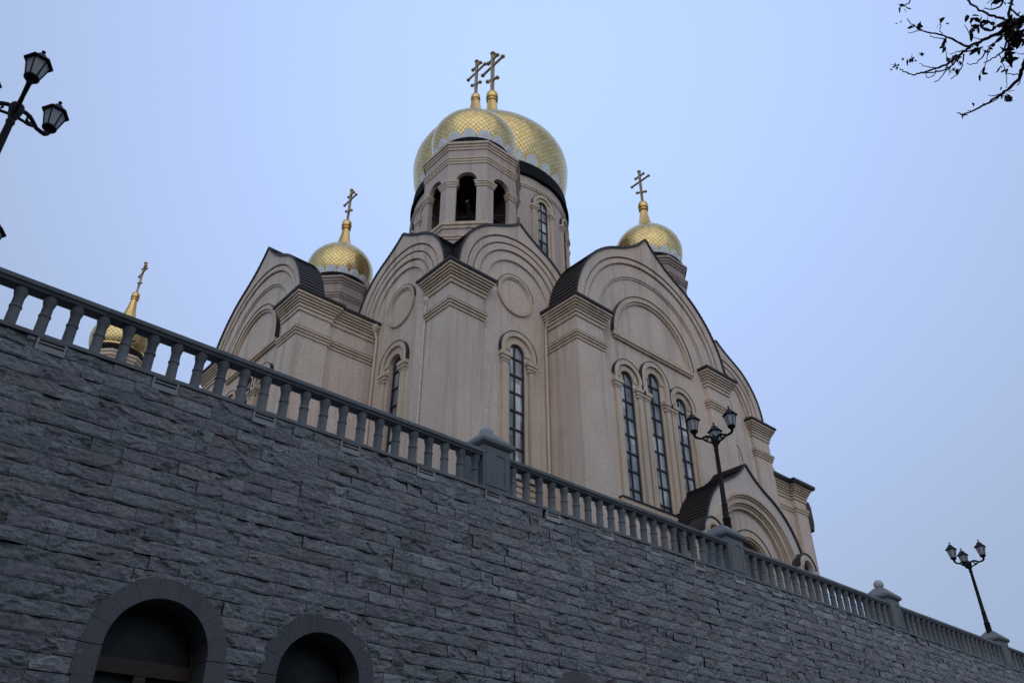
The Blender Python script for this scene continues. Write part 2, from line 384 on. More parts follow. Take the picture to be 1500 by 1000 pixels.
# ------------------------------------------------------------------ retaining wall
WV = 13.0; WT = 7.12
FW = lambda a, z, o: (a, WV - o, z)
wall = thing('retaining_wall', (20, WV, -1.6), 'long grey retaining wall of rough split granite courses below the balustrade', 'wall')
ARCH = [(4.47, 2.74, 0.78), (7.21, 2.68, 0.78), (13.4, 2.55, 0.78), (16.15, 2.55, 0.78)]
mb = MB()
mb.plate(FW, [[(-40, -1.6), (75, -1.6), (75, 7.03), (-40, 7.03)]] + [arch_loop(c, -1.55, z, r + 0.02)[::-1] for c, z, r in ARCH], -0.92, -0.03)
mb.build('backing', M['mortar'], wall)
CH = 0.2275
def wall_blocks():
    V = []; Fc = []; T = []
    rows = int((WT - 0.275 + 1.6) / CH) + 1
    vents = [1.79 + 1.83 * i for i in range(23)]
    for j in range(-1, rows):
        if j < 0: zt, h = WT - 0.075, 0.20
        else: zt = WT - 0.275 - j * CH; h = CH
        x = -4 - random.random()
        lo = 47 if zt > 1 else 30
        while x < lo:
            L = random.choice([0.26, 0.34, 0.42, 0.5, 0.58, 0.7]) * random.uniform(0.9, 1.1)
            if j < 0 and any(abs(x + L / 2 - v) < L / 2 + 0.23 for v in vents):
                nv = min(vents, key=lambda v: abs(v - x - L / 2))
                if nv - 0.235 - x > 0.12: L = nv - 0.235 - x
                else: x = nv + 0.235; continue
            near = x < 26
            nx = max(4, int(L / (0.055 if near else 0.085))); nz = 6 if near else 4
            gap = 0.0012; gz = random.choice([0.004, 0.005, 0.006, 0.008, 0.010])
            d0 = random.uniform(0.046, 0.060)
            gx, gzz = random.uniform(-0.02, 0.02), random.uniform(-0.09, 0.05)
            chips = []
            for _ in range(random.choice([0, 1, 1, 2, 2])):
                chips.append((random.uniform(0.1, 0.9) * L, random.uniform(-0.6, 0.6) * h, random.uniform(-0.9, 0.9), random.uniform(0.012, 0.034), random.choice([-1, 1]), random.uniform(0.08, 0.22)))
            edge = random.uniform(0.80, 0.99)
            k = len(V)
            for b in range(nz + 1):
                for a in range(nx + 1):
                    px = x + gap + (L - 2 * gap) * a / nx; pz = zt - h + gz + (h - 2 * gz) * b / nz
                    inner = 0 < a < nx and 0 < b < nz
                    if inner: px += random.uniform(-0.014, 0.014); pz += random.uniform(-0.009, 0.009)
                    rx = px - x - L / 2; rz = pz - zt + h / 2
                    d = d0 + gx * rx + gzz * rz
                    for (qx, qz, sl_, dp, sg, ln) in chips:      # curved flakes split off the face
                        u_ = (px - x - qx); w_ = (rz - qz * 0.5 - sl_ * u_ - 1.5 * u_ * u_) * sg
                        if w_ < 0 and abs(u_) < ln: d -= dp * min(1, -w_ / 0.02)
                    d += 0.015 * noise.noise((px * 3.1, pz * 6, 1.7)) + 0.013 * noise.noise((px * 9, pz * 17, 4.1)) + 0.009 * noise.noise((px * 25, pz * 40, 9.1))
                    if b == 0: d = d * edge - 0.004
                    elif b == nz: d *= 0.93
                    V.append((px, WV - max(-0.01, d), pz))
            t = random.uniform(0.84, 1.16); hue = random.random()
            base = (0.295, 0.298, 0.318) if hue < 0.45 else ((0.282, 0.306, 0.311) if hue < 0.85 else (0.306, 0.288, 0.290))
            if random.random() < 0.06: t *= 1.2
            col = (base[0] * t, base[1] * t, base[2] * t, 1)
            T += [col] * ((nx + 1) * (nz + 1))
            for b in range(nz):
                for a in range(nx):
                    mx = x + L * (a + 0.5) / nx; mz = zt - h + h * (b + 0.5) / nz
                    if any((mz <= z and abs(mx - c) < r + 0.24) or (mz > z and math.hypot(mx - c, mz - z) < r + 0.25) for c, z, r in ARCH): continue
                    i = k + b * (nx + 1) + a
                    q = (i, i + 1, i + nx + 2, i + nx + 1)
                    if random.random() < 0.5: Fc += [(q[0], q[1], q[2]), (q[0], q[2], q[3])]
                    else: Fc += [(q[0], q[1], q[3]), (q[1], q[2], q[3])]
            x += L
    m = MB(); m.v = V; m.f = Fc
    o = m.build('stone_blocks', M['blocks'], wall, recalc=False)
    at = o.data.color_attributes.new('tone', 'FLOAT_COLOR', 'POINT')
    at.data.foreach_set('color', [c for t in T for c in t])
    return vents
VENTS = wall_blocks()
mb = MB(); mb.box(-40, 75, WV - 0.075, WV + 0.92, WT - 0.065, WT)
mb.build('coping', M['granite'], wall)
for v in VENTS:
    mb = MB()
    mb.plate(FW, [[(v - 0.225, WT - 0.285), (v + 0.225, WT - 0.285), (v + 0.225, WT - 0.067), (v - 0.225, WT - 0.067)],
                  [(v - 0.19, WT - 0.128), (v + 0.19, WT - 0.128), (v + 0.19, WT - 0.085), (v - 0.19, WT - 0.085)],
                  [(v - 0.19, WT - 0.188), (v + 0.19, WT - 0.188), (v + 0.19, WT - 0.150), (v - 0.19, WT - 0.150)]], 0.0, 0.066)
    vb = mb.build('vent_block', M['granite_light'], wall)
    mb = MB(); mb.fbox(FW, v - 0.2, v + 0.2, WT - 0.20, WT - 0.075, -0.028, -0.005); mb.build('vent_slot', M['dark'], vb)
for c, z, r in ARCH:
    mb = MB(); N = 9; zl = -1.55
    for i in range(N):
        a0, a1 = 180 * i / N + 0.15, 180 * (i + 1) / N - 0.15
        mb.ring(FW, c, z, r, r + 0.30 + (0.015 if i % 2 else 0), -0.55, 0.058, a0, a1, 5)
    for s in (-1, 1):
        zz = z - 0.01; q = 0
        while zz > zl + 0.05:
            h = 0.42; z0 = max(zl, zz - h)
            mb.fbox(FW, c + s * r, c + s * (r + (0.30 if q % 2 else 0.34)), z0 + 0.003, zz, -0.55, 0.058); zz = z0; q += 1
    mb.build('arch_surround', M['granite_dark'], wall)
    mb = MB(); mb.plate(FW, [arch_loop(c, zl, z, r)], -0.56, -0.53); gl = mb.build('pane', M['darkglass'], wall)
    mb = MB()
    mb.ring(FW, c, z, r - 0.07, r, -0.53, -0.42, 0, 180, 24, leg=z - zl)
    mb.fbox(FW, c - r + 0.07, c + r - 0.07, z - 0.26, z - 0.05, -0.53, -0.40)
    mb.fbox(FW, c - 0.09, c + 0.09, zl, z - 0.26, -0.53, -0.41)
    mb.build('door_frame', M['wood'], gl)

# ------------------------------------------------------------------ pillars and balustrade
PIL = [0.0, 11.1, 20.24, 29.72, 39.22, 48.6]; PW = 0.4
PY = WV + 0.42
plabel = ['grey granite pillar carrying the lamp at far left', 'grey granite pillar with a low rounded knob on its cap, below the cathedral corner',
          'grey granite pillar under the three-armed lamp in front of the porch', 'grey granite pillar with a full round stone ball against the sky',
          'grey granite pillar under the small far right lamp', 'grey granite pillar at the far end past the right lamp']
def pillar(u, ball, label, low=False):
    t = thing('pillar', (u, PY, WT), label, 'pillar', 'pillars of the terrace balustrade')
    FP = lambda a, z, o: (u + a, PY - PW - o, z)
    mb = MB(); mb.box(u - PW, u + PW, PY - PW, PY + PW, WT, 8.22)
    mb.build('shaft', M['granite'], t)
    mb = MB(); mb.plate(FP, [[(-0.32, 7.22), (0.32, 7.22), (0.32, 8.14), (-0.32, 8.14)], [(-0.03, 7.30), (-0.03, 8.0), (0.24, 8.0), (0.24, 7.30)]], 0.0, 0.018)
    mb.build('panel', M['granite'], t)
    mb = MB(); e = PW + 0.09
    mb.sweep([(u - PW, PY - PW), (u + PW, PY - PW), (u + PW, PY + PW), (u - PW, PY + PW)], [(-0.02, 8.20), (0.03, 8.20), (0.09, 8.26), (0.09, 8.34), (-0.02, 8.34)], True)
    mb.add([(u - e, PY - e, 8.338), (u + e, PY - e, 8.338), (u + e, PY + e, 8.338), (u - e, PY + e, 8.338),
            (u - 0.16, PY - 0.16, 8.66), (u + 0.16, PY - 0.16, 8.66), (u + 0.16, PY + 0.16, 8.66), (u - 0.16, PY + 0.16, 8.66)],
           [(0, 1, 5, 4), (1, 2, 6, 5), (2, 3, 7, 6), (3, 0, 4, 7), (4, 5, 6, 7), (3, 2, 1, 0)])
    mb.build('cap', M['granite'], t)
    if ball:
        mb = MB(); R = 0.175
        if low: mb.lathe(u, PY, [(0.17, 8.62), (0.17, 8.72), (0.15, 8.79), (0.10, 8.84), (0.03, 8.86)], 20)
        else: mb.lathe(u, PY, [(0.10, 8.62), (0.09, 8.67)] + [(R * math.cos(R_(a)), 8.80 + R * math.sin(R_(a))) for a in range(-60, 91, 10)], 20)
        mb.build('ball_finial', M['granite_light'], t, 40)
for i, u in enumerate(PIL): pillar(u, i % 2 == 1, plabel[i], i == 1)

RB, RT = 7.90, 8.06
blabel = ['stretch of grey stone balustrade left of the pillar with the low knob', 'stretch of grey stone balustrade below the cathedral, left of the porch lamp pillar',
          'stretch of grey stone balustrade between the porch lamp pillar and the round ball pillar', 'stretch of grey stone balustrade between the ball pillar and the far right lamp',
          'last stretch of grey stone balustrade past the far right lamp']
bm_proto = None
for i in range(5):
    a, b = PIL[i] + PW + 0.002, PIL[i + 1] - PW - 0.002
    t = thing('balustrade', ((a + b) / 2, PY, WT), blabel[i], 'balustrade', 'stretches of the terrace balustrade')
    mb = MB()
    yc = PY - 0.25
    prof = [(-0.12, RB), (0.12, RB), (0.14, RB + 0.04), (0.17, RB + 0.06), (0.17, RT - 0.03), (0.13, RT), (-0.13, RT), (-0.17, RT - 0.03), (-0.17, RB + 0.06), (-0.14, RB + 0.04)]
    ns_ = max(1, round((b - a) / 1.9))
    for q in range(ns_):
        dz_ = random.uniform(-0.003, 0.003)
        mb.sweep([(a + (b - a) * q / ns_ + (0.004 if q else 0), yc), (a + (b - a) * (q + 1) / ns_ - (0.004 if q < ns_ - 1 else 0), yc)], [(o_, z_ + dz_) for o_, z_ in prof])
    mb.build('hand_rail', M['granite'], t)
    n = round((b - a) / 0.424)
    for k in range(n):
        x = a + (b - a) * (k + 0.5) / n + (0.105 if i == 0 else 0.0)
        if bm_proto is None:
            q = MB()
            q.lathe(0, 0, [(0.100, 0), (0.100, 0.05), (0.090, 0.07), (0.085, 0.40), (0.097, 0.412), (0.097, 0.44), (0.084, 0.452), (0.082, 0.62), (0.092, 0.635), (0.092, 0.655), (0.105, 0.69), (0.108, 0.781)], 16)
            o = q.build('baluster', M['granite'], None, 35); o.data.transform(__import__('mathutils').Matrix.Translation((0, 0, -ZO))); bm_proto = o.data
        else:
            o = bpy.data.objects.new('baluster', bm_proto); COL.objects.link(o)
        o.parent = t; o.location = (x - (a + b) / 2, yc - PY, 0); o.rotation_euler = (random.uniform(-0.008, 0.008), random.uniform(-0.008, 0.008), random.uniform(0, 6))

# ------------------------------------------------------------------ street lamps
def lantern(mbi, mbg, cx, cy, z0):
    """six-sided lantern standing on z0: iron cage into mbi, glass into mbg"""
    n = 6; r0, r1, h = 0.105, 0.195, 0.37
    zb, zt = z0 + 0.07, z0 + 0.07 + h
    mbi.lathe(cx, cy, [(0.035, z0 - 0.10), (0.06, z0 - 0.05), (0.05, z0 - 0.02), (0.09, z0), (0.13, z0 + 0.05), (0.13, zb)], 12)
    mbg.lathe(cx, cy, [(r0, zb), (r1 - 0.008, zt)], n, caps=False)
    P = lambda r, i, z: (cx + r * math.cos(i * math.pi / 3), cy + r * math.sin(i * math.pi / 3), z)
    for i in range(n): mbi.tube([P(r0 + 0.005, i, zb), P(r1, i, zt)], 0.013, 4)
    mbi.lathe(cx, cy, [(r0 - 0.01, zb - 0.01), (r0 + 0.02, zb - 0.01), (r0 + 0.02, zb + 0.02), (r0 - 0.01, zb + 0.02)], n, caps=False)
    mbi.lathe(cx, cy, [(r1 - 0.02, zt - 0.015), (r1 + 0.05, zt - 0.005), (r1 + 0.055, zt + 0.02), (0.135, zt + 0.13), (0.12, zt + 0.15), (0.10, zt + 0.19), (0.05, zt + 0.235), (0.02, zt + 0.25)], n)
    mbi.lathe(cx, cy, [(0.018, zt + 0.24), (0.018, zt + 0.28), (0.035, zt + 0.30), (0.035, zt + 0.325), (0.012, zt + 0.35)], 8)
def lamp_post(x, y, z, H, label):
    t = thing('street_lamp', (x, y, z), label, 'street lamp', 'three-armed street lamps')
    zh = z + H
    mb = MB()
    mb.lathe(x, y, [(0.17, z), (0.17, z + 0.05), (0.125, z + 0.09), (0.115, z + 0.45), (0.135, z + 0.48), (0.10, z + 0.52), (0.085, z + 0.9), (0.098, z + 0.93), (0.08, z + 0.97), (0.06, zh - 0.45), (0.075, zh - 0.42),
                    (0.075, zh - 0.38), (0.06, zh - 0.35), (0.10, zh - 0.22), (0.11, zh - 0.15), (0.13, zh - 0.05), (0.11, zh + 0.02), (0.06, zh + 0.06), (0.03, zh + 0.10), (0.0, zh + 0.12)], 14)
    mb.build('pole', M['iron'], t, 40)
    for ang in (30, 150, 270):
        d = Vector((math.cos(R_(ang)), math.sin(R_(ang))))
        AR = 0.68
        mb = MB()
        pts = [(0.05, -0.05), (0.16, 0.02), (0.27, 0.03), (0.38, -0.03), (0.46, -0.08), (0.55, -0.07), (0.64, -0.05), (AR, 0.0), (AR, 0.05)]
        mb.tube([(x + d.x * r, y + d.y * r, zh + q) for r, q in pts], [0.042, 0.040, 0.038, 0.038, 0.038, 0.040, 0.042, 0.044, 0.046], 8)
        # scroll below the arm
        sc = [(0.30 + (0.095 - 0.010 * i) * math.cos(0.6 * i + 1.4), -0.075 + (0.085 - 0.009 * i) * math.sin(0.6 * i + 1.4)) for i in range(9)]
        mb.tube([(x + d.x * r, y + d.y * r, zh + q) for r, q in sc], 0.026, 6)
        sc = [(0.10, -0.20), (0.20, -0.17), (0.30, -0.15), (0.42, -0.08)]
        mb.tube([(x + d.x * r, y + d.y * r, zh + q) for r, q in sc], 0.028, 6)
        mb.build('arm', M['iron'], t, 50)
        mi, mg = MB(), MB()
        lantern(mi, mg, x + d.x * AR, y + d.y * AR, zh + 0.09)
        la = mi.build('lantern', M['iron'], t, 30)
        mg.build('lamp_glass', M['frost'], la)
lamp_post(PIL[0] + 0.03, PY, 8.52, 3.04, 'large black three-lantern lamp at the upper left edge')
lamp_post(PIL[2] + 0.36, PY, 8.52, 3.20, 'black three-lantern lamp on a pillar before the cathedral porch')
lamp_post(PIL[4] - 0.1, PY, 8.52, 3.12, 'small distant black three-lantern lamp on a pillar at far right')
lamp_post(-0.065, 15.2, 6.9, 2.85, 'black lamp of which one lantern edge shows low at the left border')

# ------------------------------------------------------------------ cathedral
OX, OY = 15.41, 21.0; ZB = 6.9
cath = thing('cathedral', (OX + 11, OY + 11, ZB), 'cream cathedral with keel-arched gables, dark barrel roofs and golden onion domes', 'cathedral')
def FR(y): return lambda a, z, o: (OX + a, OY + y - o, z)
def FRp(y): return lambda a, z, o: (OX + a, OY + y - o, z)
def FL(x): return lambda a, z, o: (OX + x - o, OY + a, z)
LA, LZ = 0.86, 0.957
def lz(z): return z * (LZ if z > 19.5 else (0.985 if z < 17 else 0.985 + (LZ - 0.985) * (z - 17) / 2.5))
def FLA(x): return lambda a, z, o: (OX + x - o, OY + 5.41 + (a - 5.35) * LA, lz(z))
P2 = lambda pts: [(OX + x, OY + y) for x, y in pts]

BAND = [(-0.05, 18.52), (0.05, 18.52), (0.05, 18.62), (0.01, 18.625), (0.01, 18.65), (0.09, 18.655), (0.09, 18.74), (0.04, 18.745), (0.04, 18.77), (0.125, 18.775), (0.125, 18.86), (-0.05, 18.88)]
BANDF = [(-0.04, 18.883), (0.125, 18.865), (0.125, 18.885), (-0.04, 18.915)]
CORN = [(-0.05, 19.66), (0.06, 19.66), (0.06, 19.80), (0.02, 19.805), (0.02, 19.835), (0.10, 19.84), (0.10, 19.95), (0.05, 19.955), (0.05, 19.985), (0.15, 19.99), (0.15, 20.06), (0.10, 20.065), (0.10, 20.09), (0.21, 20.095), (0.21, 20.17), (0.15, 20.175), (0.15, 20.20), (0.27, 20.205), (0.27, 20.28), (0.22, 20.285), (0.22, 20.31), (0.33, 20.315), (0.33, 20.42), (-0.05, 20.42)]
EAVE = [(-0.05, 20.423), (0.37, 20.423), (0.40, 20.47), (0.40, 20.56), (-0.05, 20.70)]
def entab(path, dz=0.0, sc=1.0):
    mb = MB(); mb.sweep(P2(path), [(o, z + dz) for o, z in BAND]); s = mb.build('string_course', M['trim'], cath)
    mb = MB(); mb.sweep(P2(path), [(o, z + dz) for o, z in BANDF]); mb.build('flashing', M['flash'], s)
    mb = MB(); mb.sweep(P2(path), [(o, z + dz) for o, z in CORN]); c = mb.build('cornice', M['trim'], cath)
    mb = MB(); mb.sweep(P2(path), [(o, z + dz) for o, z in EAVE])
    mb.build('eave', M['roof'], c)

def window(F, c, zs, z0, r=0.42, deep=0.09, R=0.96, caps=True, capz=17.58, clip=None, side=(1, 1)):
    """glazed arch with bars, archivolt, colonnettes and caps; the wall plate has the hole"""
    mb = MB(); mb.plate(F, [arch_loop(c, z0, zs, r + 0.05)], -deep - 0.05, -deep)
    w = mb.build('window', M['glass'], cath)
    mb = MB()
    mb.fbox(F, c - 0.10, c - 0.045, z0, zs + r - 0.01, -deep + 0.002, -deep + 0.055)
    mb.ring(F, c, zs, r - 0.07, r + 0.03, -deep + 0.002, -deep + 0.05, 0, 180, 16, leg=zs - z0)
    q = zs - 0.25
    while q > z0 + 0.2:
        mb.fbox(F, c - r, c + r, q - 0.032, q + 0.032, -deep + 0.003, -deep + 0.06); q -= 0.80
    mb.build('window_frame', M['bar'], w)
    mb = MB(); a0, a1 = clip or (0, 180)
    mb.ring(F, c, zs, r, R - 0.22, 0.0, 0.05, a0 if clip else 0, a1 if clip else 180, 24)
    mb.ring(F, c, zs, R - 0.22, R, 0.0, 0.15, a0, a1, 24, leg=0 if clip else max(0, zs - capz))
    if clip: mb.ring(F, c, zs, R - 0.22, R - 0.08, 0.0, 0.149, 0, 180, 24, leg=max(0, zs - capz))
    for s in (-1, 1):
        if not side[(s + 1) // 2]: continue
        mb.fbox(F, *sorted((c + s * r, c + s * (r + 0.14))), z0, capz - 0.40, 0.0, 0.025)
        mb.fbox(F, *sorted((c + s * (r + 0.18), c + s * (r + 0.44))), z0, capz - 0.40, 0.0, 0.13)
        if caps:
            for (w0, w1, z_0, z_1, oo) in ((0.10, 0.46, capz - 0.44, capz - 0.30, 0.13), (0.05, 0.51, capz - 0.30, capz - 0.16, 0.17), (0.0, 0.57, capz - 0.16, capz, 0.22)):
                mb.fbox(F, *sorted((c + s * (r + w0), c + s * (r + w1))), z_0, z_1, 0.0, oo)
    mb.build('window_surround', M['trim'], w)
    mb = MB(); mb.ring(F, c, zs, R, R + 0.028, 0.0, 0.17, a0, a1, 24, leg=0 if clip else max(0, zs - capz))
    mb.build('flashing', M['flash'], w)
    return w
def sill(F, a0, a1, z):
    mb = MB()
    mb.fbox(F, a0 + 0.08, a1 - 0.08, z - 0.62, z - 0.42, 0.0, 0.06); mb.fbox(F, a0 + 0.04, a1 - 0.04, z - 0.42, z - 0.20, 0.0, 0.11); mb.fbox(F, a0, a1, z - 0.20, z - 0.02, 0.0, 0.18)
    s = mb.build('window_sill', M['trim'], cath)
    mb = MB(); mb.fbox(F, a0 - 0.03, a1 + 0.03, z - 0.018, z + 0.035, -0.1, 0.24); mb.build('flashing', M['flash'], s)

def barrel(F, pts, front, depth, name='roof'):
    """shingled vault skin that follows a keel outline backwards"""
    n = len(pts); cx = sum(p[0] for p in pts) / n
    mb = MB(); base = pts
    nr = []
    for i in range(n):
        a = Vector(pts[max(0, i - 1)]); b = Vector(pts[min(n - 1, i + 1)]); d = (b - a).normalized(); nr.append(Vector((d.y, -d.x)))
    vs = []; fs = []
    for i in range(n - 1):
        up = (i < n // 2)
        lo, hi = 0.115, 0.075
        k0, k1 = (lo, hi) if up else (hi, lo)
        A = Vector(pts[i]); B = Vector(pts[i + 1])
        q = [A + nr[i] * 0.004, A + nr[i] * k0, B + nr[i + 1] * k1, B + nr[i + 1] * 0.004]
        k = len(vs)
        vs += [F(p.x, p.y, front) for p in q] + [F(p.x, p.y, -depth) for p in q]
        fs += [tuple(k + x for x in f) for f in ((0, 1, 2, 3), (7, 6, 5, 4), (0, 4, 5, 1), (1, 5, 6, 2), (2, 6, 7, 3), (3, 7, 4, 0))]
    mb.add(vs, fs)
    return mb.build(name, M['roof'], cath)

def arm(F, depth, zmin):
    """one great gable bay: stepped keel gable, blind half-round panel, three tall windows"""
    W = [(8.55, 17.85), (10.40, 18.45), (12.25, 17.85)]; z0 = 12.2
    k = keel(10.7, 20.15, 5.3, 26.7)
    outl = [(5.43, ZB), (15.97, ZB), (15.97, 20.15)] + k + [(5.43, 20.15)]
    holes = [arch_loop(c, z0, zs, 0.42)[::-1] for c, zs in W]
    mb = MB(); mb.plate(F, [outl] + holes, -0.75, -0.22); mb.build('wall', M['stucco'], cath)
    F2 = lambda a, z, o: F(a, z, o - 0.22)
    # stepped rings of the gable
    mb = MB()
    def kk(r, tip): return keel(10.7, 20.15, r, tip)
    cir = lambda r: [(10.7 + r * math.cos(math.pi * i / 46), 20.15 + r * math.sin(math.pi * i / 46)) for i in range(47)]
    o_ = k; step = len(o_)
    def resample(pts, n):
        return [pts[round(i * (len(pts) - 1) / (n - 1))] for i in range(n)]
    inn = [(10.7 + 4.88 * math.cos(math.pi * i / (step - 1)), 20.15 + 4.88 * math.sin(math.pi * i / (step - 1))) for i in range(step)]
    mb.strip(F, inn, o_, -0.22, -0.005)
    for r0, r1, o in ((4.80, 4.88, -0.16), (4.57, 4.80, -0.05), (4.48, 4.57, -0.18), (3.86, 4.48, -0.12), (3.76, 3.86, -0.17)):
        mb.ring(F, 10.7, 20.15, r0, r1, -0.22, o, 0, 180, 46)
    mb.build('gable', M['stucco'], cath)
    # blind panel
    mb = MB()
    mb.ring(F2, 10.6, 20.05, 2.58, 2.80, 0.0, 0.16, 0, 180, 40); mb.ring(F2, 10.6, 20.05, 2.46, 2.58, 0.0, 0.09, 0, 180, 40)
    mb.fbox(F2, 7.79, 13.41, 19.86, 20.05, 0.0, 0.17); mb.fbox(F2, 7.86, 13.34, 19.76, 19.86, 0.0, 0.11); mb.fbox(F2, 8.02, 13.18, 20.05, 20.12, 0.0, 0.09)
    p = mb.build('blind_panel', M['trim'], cath)
    mb = MB(); mb.ring(F2, 10.6, 20.05, 2.80, 2.835, 0.0, 0.19, 0, 180, 40); mb.build('flashing', M['flash'], p)
    for i, (c, zs) in enumerate(W):
        if i != 1: window(F2, c, zs, z0, clip=((0, 180)), R=0.91)
        else: window(F2, c, zs, z0, R=0.93, side=(1, 1))
    sill(F2, 7.5, 13.3, z0)
    barrel(F, [p for p in kk(5.3, 26.7) if p[1] > zmin], 0.07, depth)

# right arm, facing -Y
YA = -1.66; PIL_W = 1.65
FA = FR(YA)
arm(FA, 1.62, 20.5)
def block(x0, x1, y0, y1, z0, z1, name='wall', mat='stucco'):
    mb = MB(); mb.box(OX + x0, OX + x1, OY + y0, OY + y1, z0, z1); return mb.build(name, M[mat], cath)
block(5.35, 7.0, YA, YA + 0.6, ZB, 20.43, 'pilaster')
block(14.35, 16.05, YA, YA + 0.6, ZB, 20.43, 'pilaster')
block(5.354, 5.9, YA + 0.6, 0.5, ZB, 20.43); block(15.5, 16.046, YA + 0.6, 0.5, ZB, 20.43)
entab([(5.35, 0.13), (5.35, YA), (7.0, YA), (7.0, YA + 0.2)])
entab([(14.35, YA + 0.2), (14.35, YA), (16.05, YA), (16.05, 0.13)])
# left arm, facing -X
XA = -3.66
arm(FLA(XA), 1.1, 21.15)
def fl(a): return 5.41 + (a - 5.35) * LA
dzL = -0.22
block(XA, XA + 0.6, 5.41, fl(7.0), ZB, 20.42 + dzL, 'pilaster'); block(XA, XA + 0.6, fl(14.35), fl(16.05), ZB, 20.42 + dzL, 'pilaster')
block(XA + 0.6, -2.18, 5.41, 6.2, ZB, 20.42 + dzL); block(-2.18, 0.5, 5.53, 6.2, ZB, 20.42 + dzL)
block(XA + 0.6, 0.5, fl(15.5), fl(16.04), ZB, 20.42 + dzL)
entab([(XA + 0.2, fl(7.0)), (XA, fl(7.0)), (XA, 5.41), (-2.18, 5.41), (-2.18, 5.53), (0.13, 5.53)], dzL)
entab([(0.13, fl(16.05)), (XA, fl(16.05)), (XA, fl(14.35)), (XA + 0.2, fl(14.35))], dzL)

def bay(F, c, a0, a1, wc, rin, z0=12.2, depth=7.0, cz=20.75, tip=24.65, zs=17.85, deep=0.09):
    """corner bay: keel gable with stepped arches, a ring moulding and one tall window"""
    k = keel(c, cz, 3.32, tip)
    lo, hi = min(a0, c - 3.32), max(a1, c + 3.32)
    outl = [(a0, ZB), (a1, ZB), (a1, cz - 0.01), (c + 3.32, cz - 0.01)] + k + [(c - 3.32, cz - 0.01), (a0, cz - 0.01)]
    outl = [p for i, p in enumerate(outl) if i == 0 or (abs(p[0] - outl[i - 1][0]) + abs(p[1] - outl[i - 1][1])) > 1e-4]
    mb = MB(); mb.plate(F, [outl, arch_loop(wc, z0, zs, 0.42)[::-1]], -0.6, -0.12); mb.build('wall', M['stucco'], cath)
    F2 = lambda a, z, o: F(a, z, o - 0.12)
    mb = MB(); n = len(k)
    inn = [(c + 2.92 * math.cos(math.pi * i / (n - 1)), cz + 2.92 * math.sin(math.pi * i / (n - 1))) for i in range(n)]
    mb.strip(F, inn, k, -0.12, 0.09)
    for r0, r1, o in ((2.84, 2.92, -0.07), (2.58, 2.84, 0.05), (2.50, 2.58, -0.09), (2.22, 2.50, 0.03), (2.14, 2.22, -0.09), (rin, 2.14, -0.03)):
        mb.ring(F, c, cz, r0, r1, -0.12, o, 0, 180, 40)
    mb.build('gable', M['stucco'], cath)
    mb = MB(); mb.circle(F2, wc - 0.12, cz - 0.03, 0.86, 1.0, 0.0, 0.09); mb.circle(F2, wc - 0.12, cz - 0.03, 0.78, 0.86, 0.0, 0.045)
    r = mb.build('ring_moulding', M['trim'], cath)
    mb = MB(); mb.ring(F2, wc - 0.12, cz - 0.03, 1.0, 1.02, 0.0, 0.10, 0, 180, 30); mb.build('flashing', M['flash'], r)
    window(F2, wc, zs, z0, capz=zs - 0.27, deep=deep)
    sill(F2, wc - 1.0, wc + 1.0, z0)
    barrel(F, k, 0.15, depth)
bay(FR(0.0), 3.62, 0.12, 5.45, 3.60, 1.75)
bay(FL(0.0), 3.68, 0.125, 5.45, 3.72, 1.85, cz=20.47, tip=24.37, zs=17.62, deep=0.24)
bay(FR(0.004), 18.2, 15.9, 21.9, 18.05, 2.0)
block(0, 1.7, 0, 0.55, ZB, 20.43, 'pilaster'); block(0.003, 0.5, 0.55, 1.52, ZB, 20.425, 'pilaster')
block(20.45, 21.95, 0, 0.5, ZB, 20.43, 'pilaster')
entab([(0.16, 1.52), (0, 1.52), (0, 0), (1.7, 0), (1.7, 0.16)])
entab([(20.45, 0.16), (20.45, 0), (21.95, 0), (21.95, 3.0)])
# small hipped caps over the corner blocks
def hipcap(x0, x1, y0, y1, z, h):
    mb = MB(); e = 0.38; d = 0.9
    a = [(OX + x0 - e, OY + y0 - e, z), (OX + x1 + e, OY + y0 - e, z), (OX + x1 + e, OY + y1 + e, z), (OX + x0 - e, OY + y1 + e, z)]
    b = [(OX + x0 + d, OY + y0 + d, z + h), (OX + x1, OY + y0 + d, z + h), (OX + x1, OY + y1, z + h), (OX + x0 + d, OY + y1, z + h)]
    mb.add(a + b, [(0, 1, 5, 4), (1, 2, 6, 5), (2, 3, 7, 6), (3, 0, 4, 7), (4, 5, 6, 7), (3, 2, 1, 0)])
    mb.build('roof', M['roof'], cath)
hipcap(0, 1.5, 0, 1.5, 20.562, 0.45)
# hidden flanks and the roof deck that ties the vaults together
block(0.5, 21.9, 6.3, 21.9, ZB, 20.3); block(21.5, 21.95, 0.5, 6.3, ZB, 20.40)
block(1.5, 21.5, 1.5, 21.5, 20.32, 21.3, 'roof_deck', 'roof'); block(2.2, 19.5, 2.2, 19.5, 21.3, 22.6, 'roof_deck', 'roof')
# plinth
for path in ([(XA + 0.2, fl(16)), (XA, fl(16)), (XA, 5.41), (0.0, 5.41), (0, 1.7), (0, 0), (1.7, 0), (5.35, 0), (5.35, YA), (16.05, YA), (16.05, 0), (21.95, 0), (21.95, 3)],):
    mb = MB(); mb.sweep(P2(path), [(-0.2, ZB), (0.22, ZB), (0.22, 8.2), (0.16, 8.3), (0.16, 8.55), (0.08, 8.65), (0.08, 8.8), (-0.2, 8.82)])
    mb.build('plinth', M['trim'], cath)

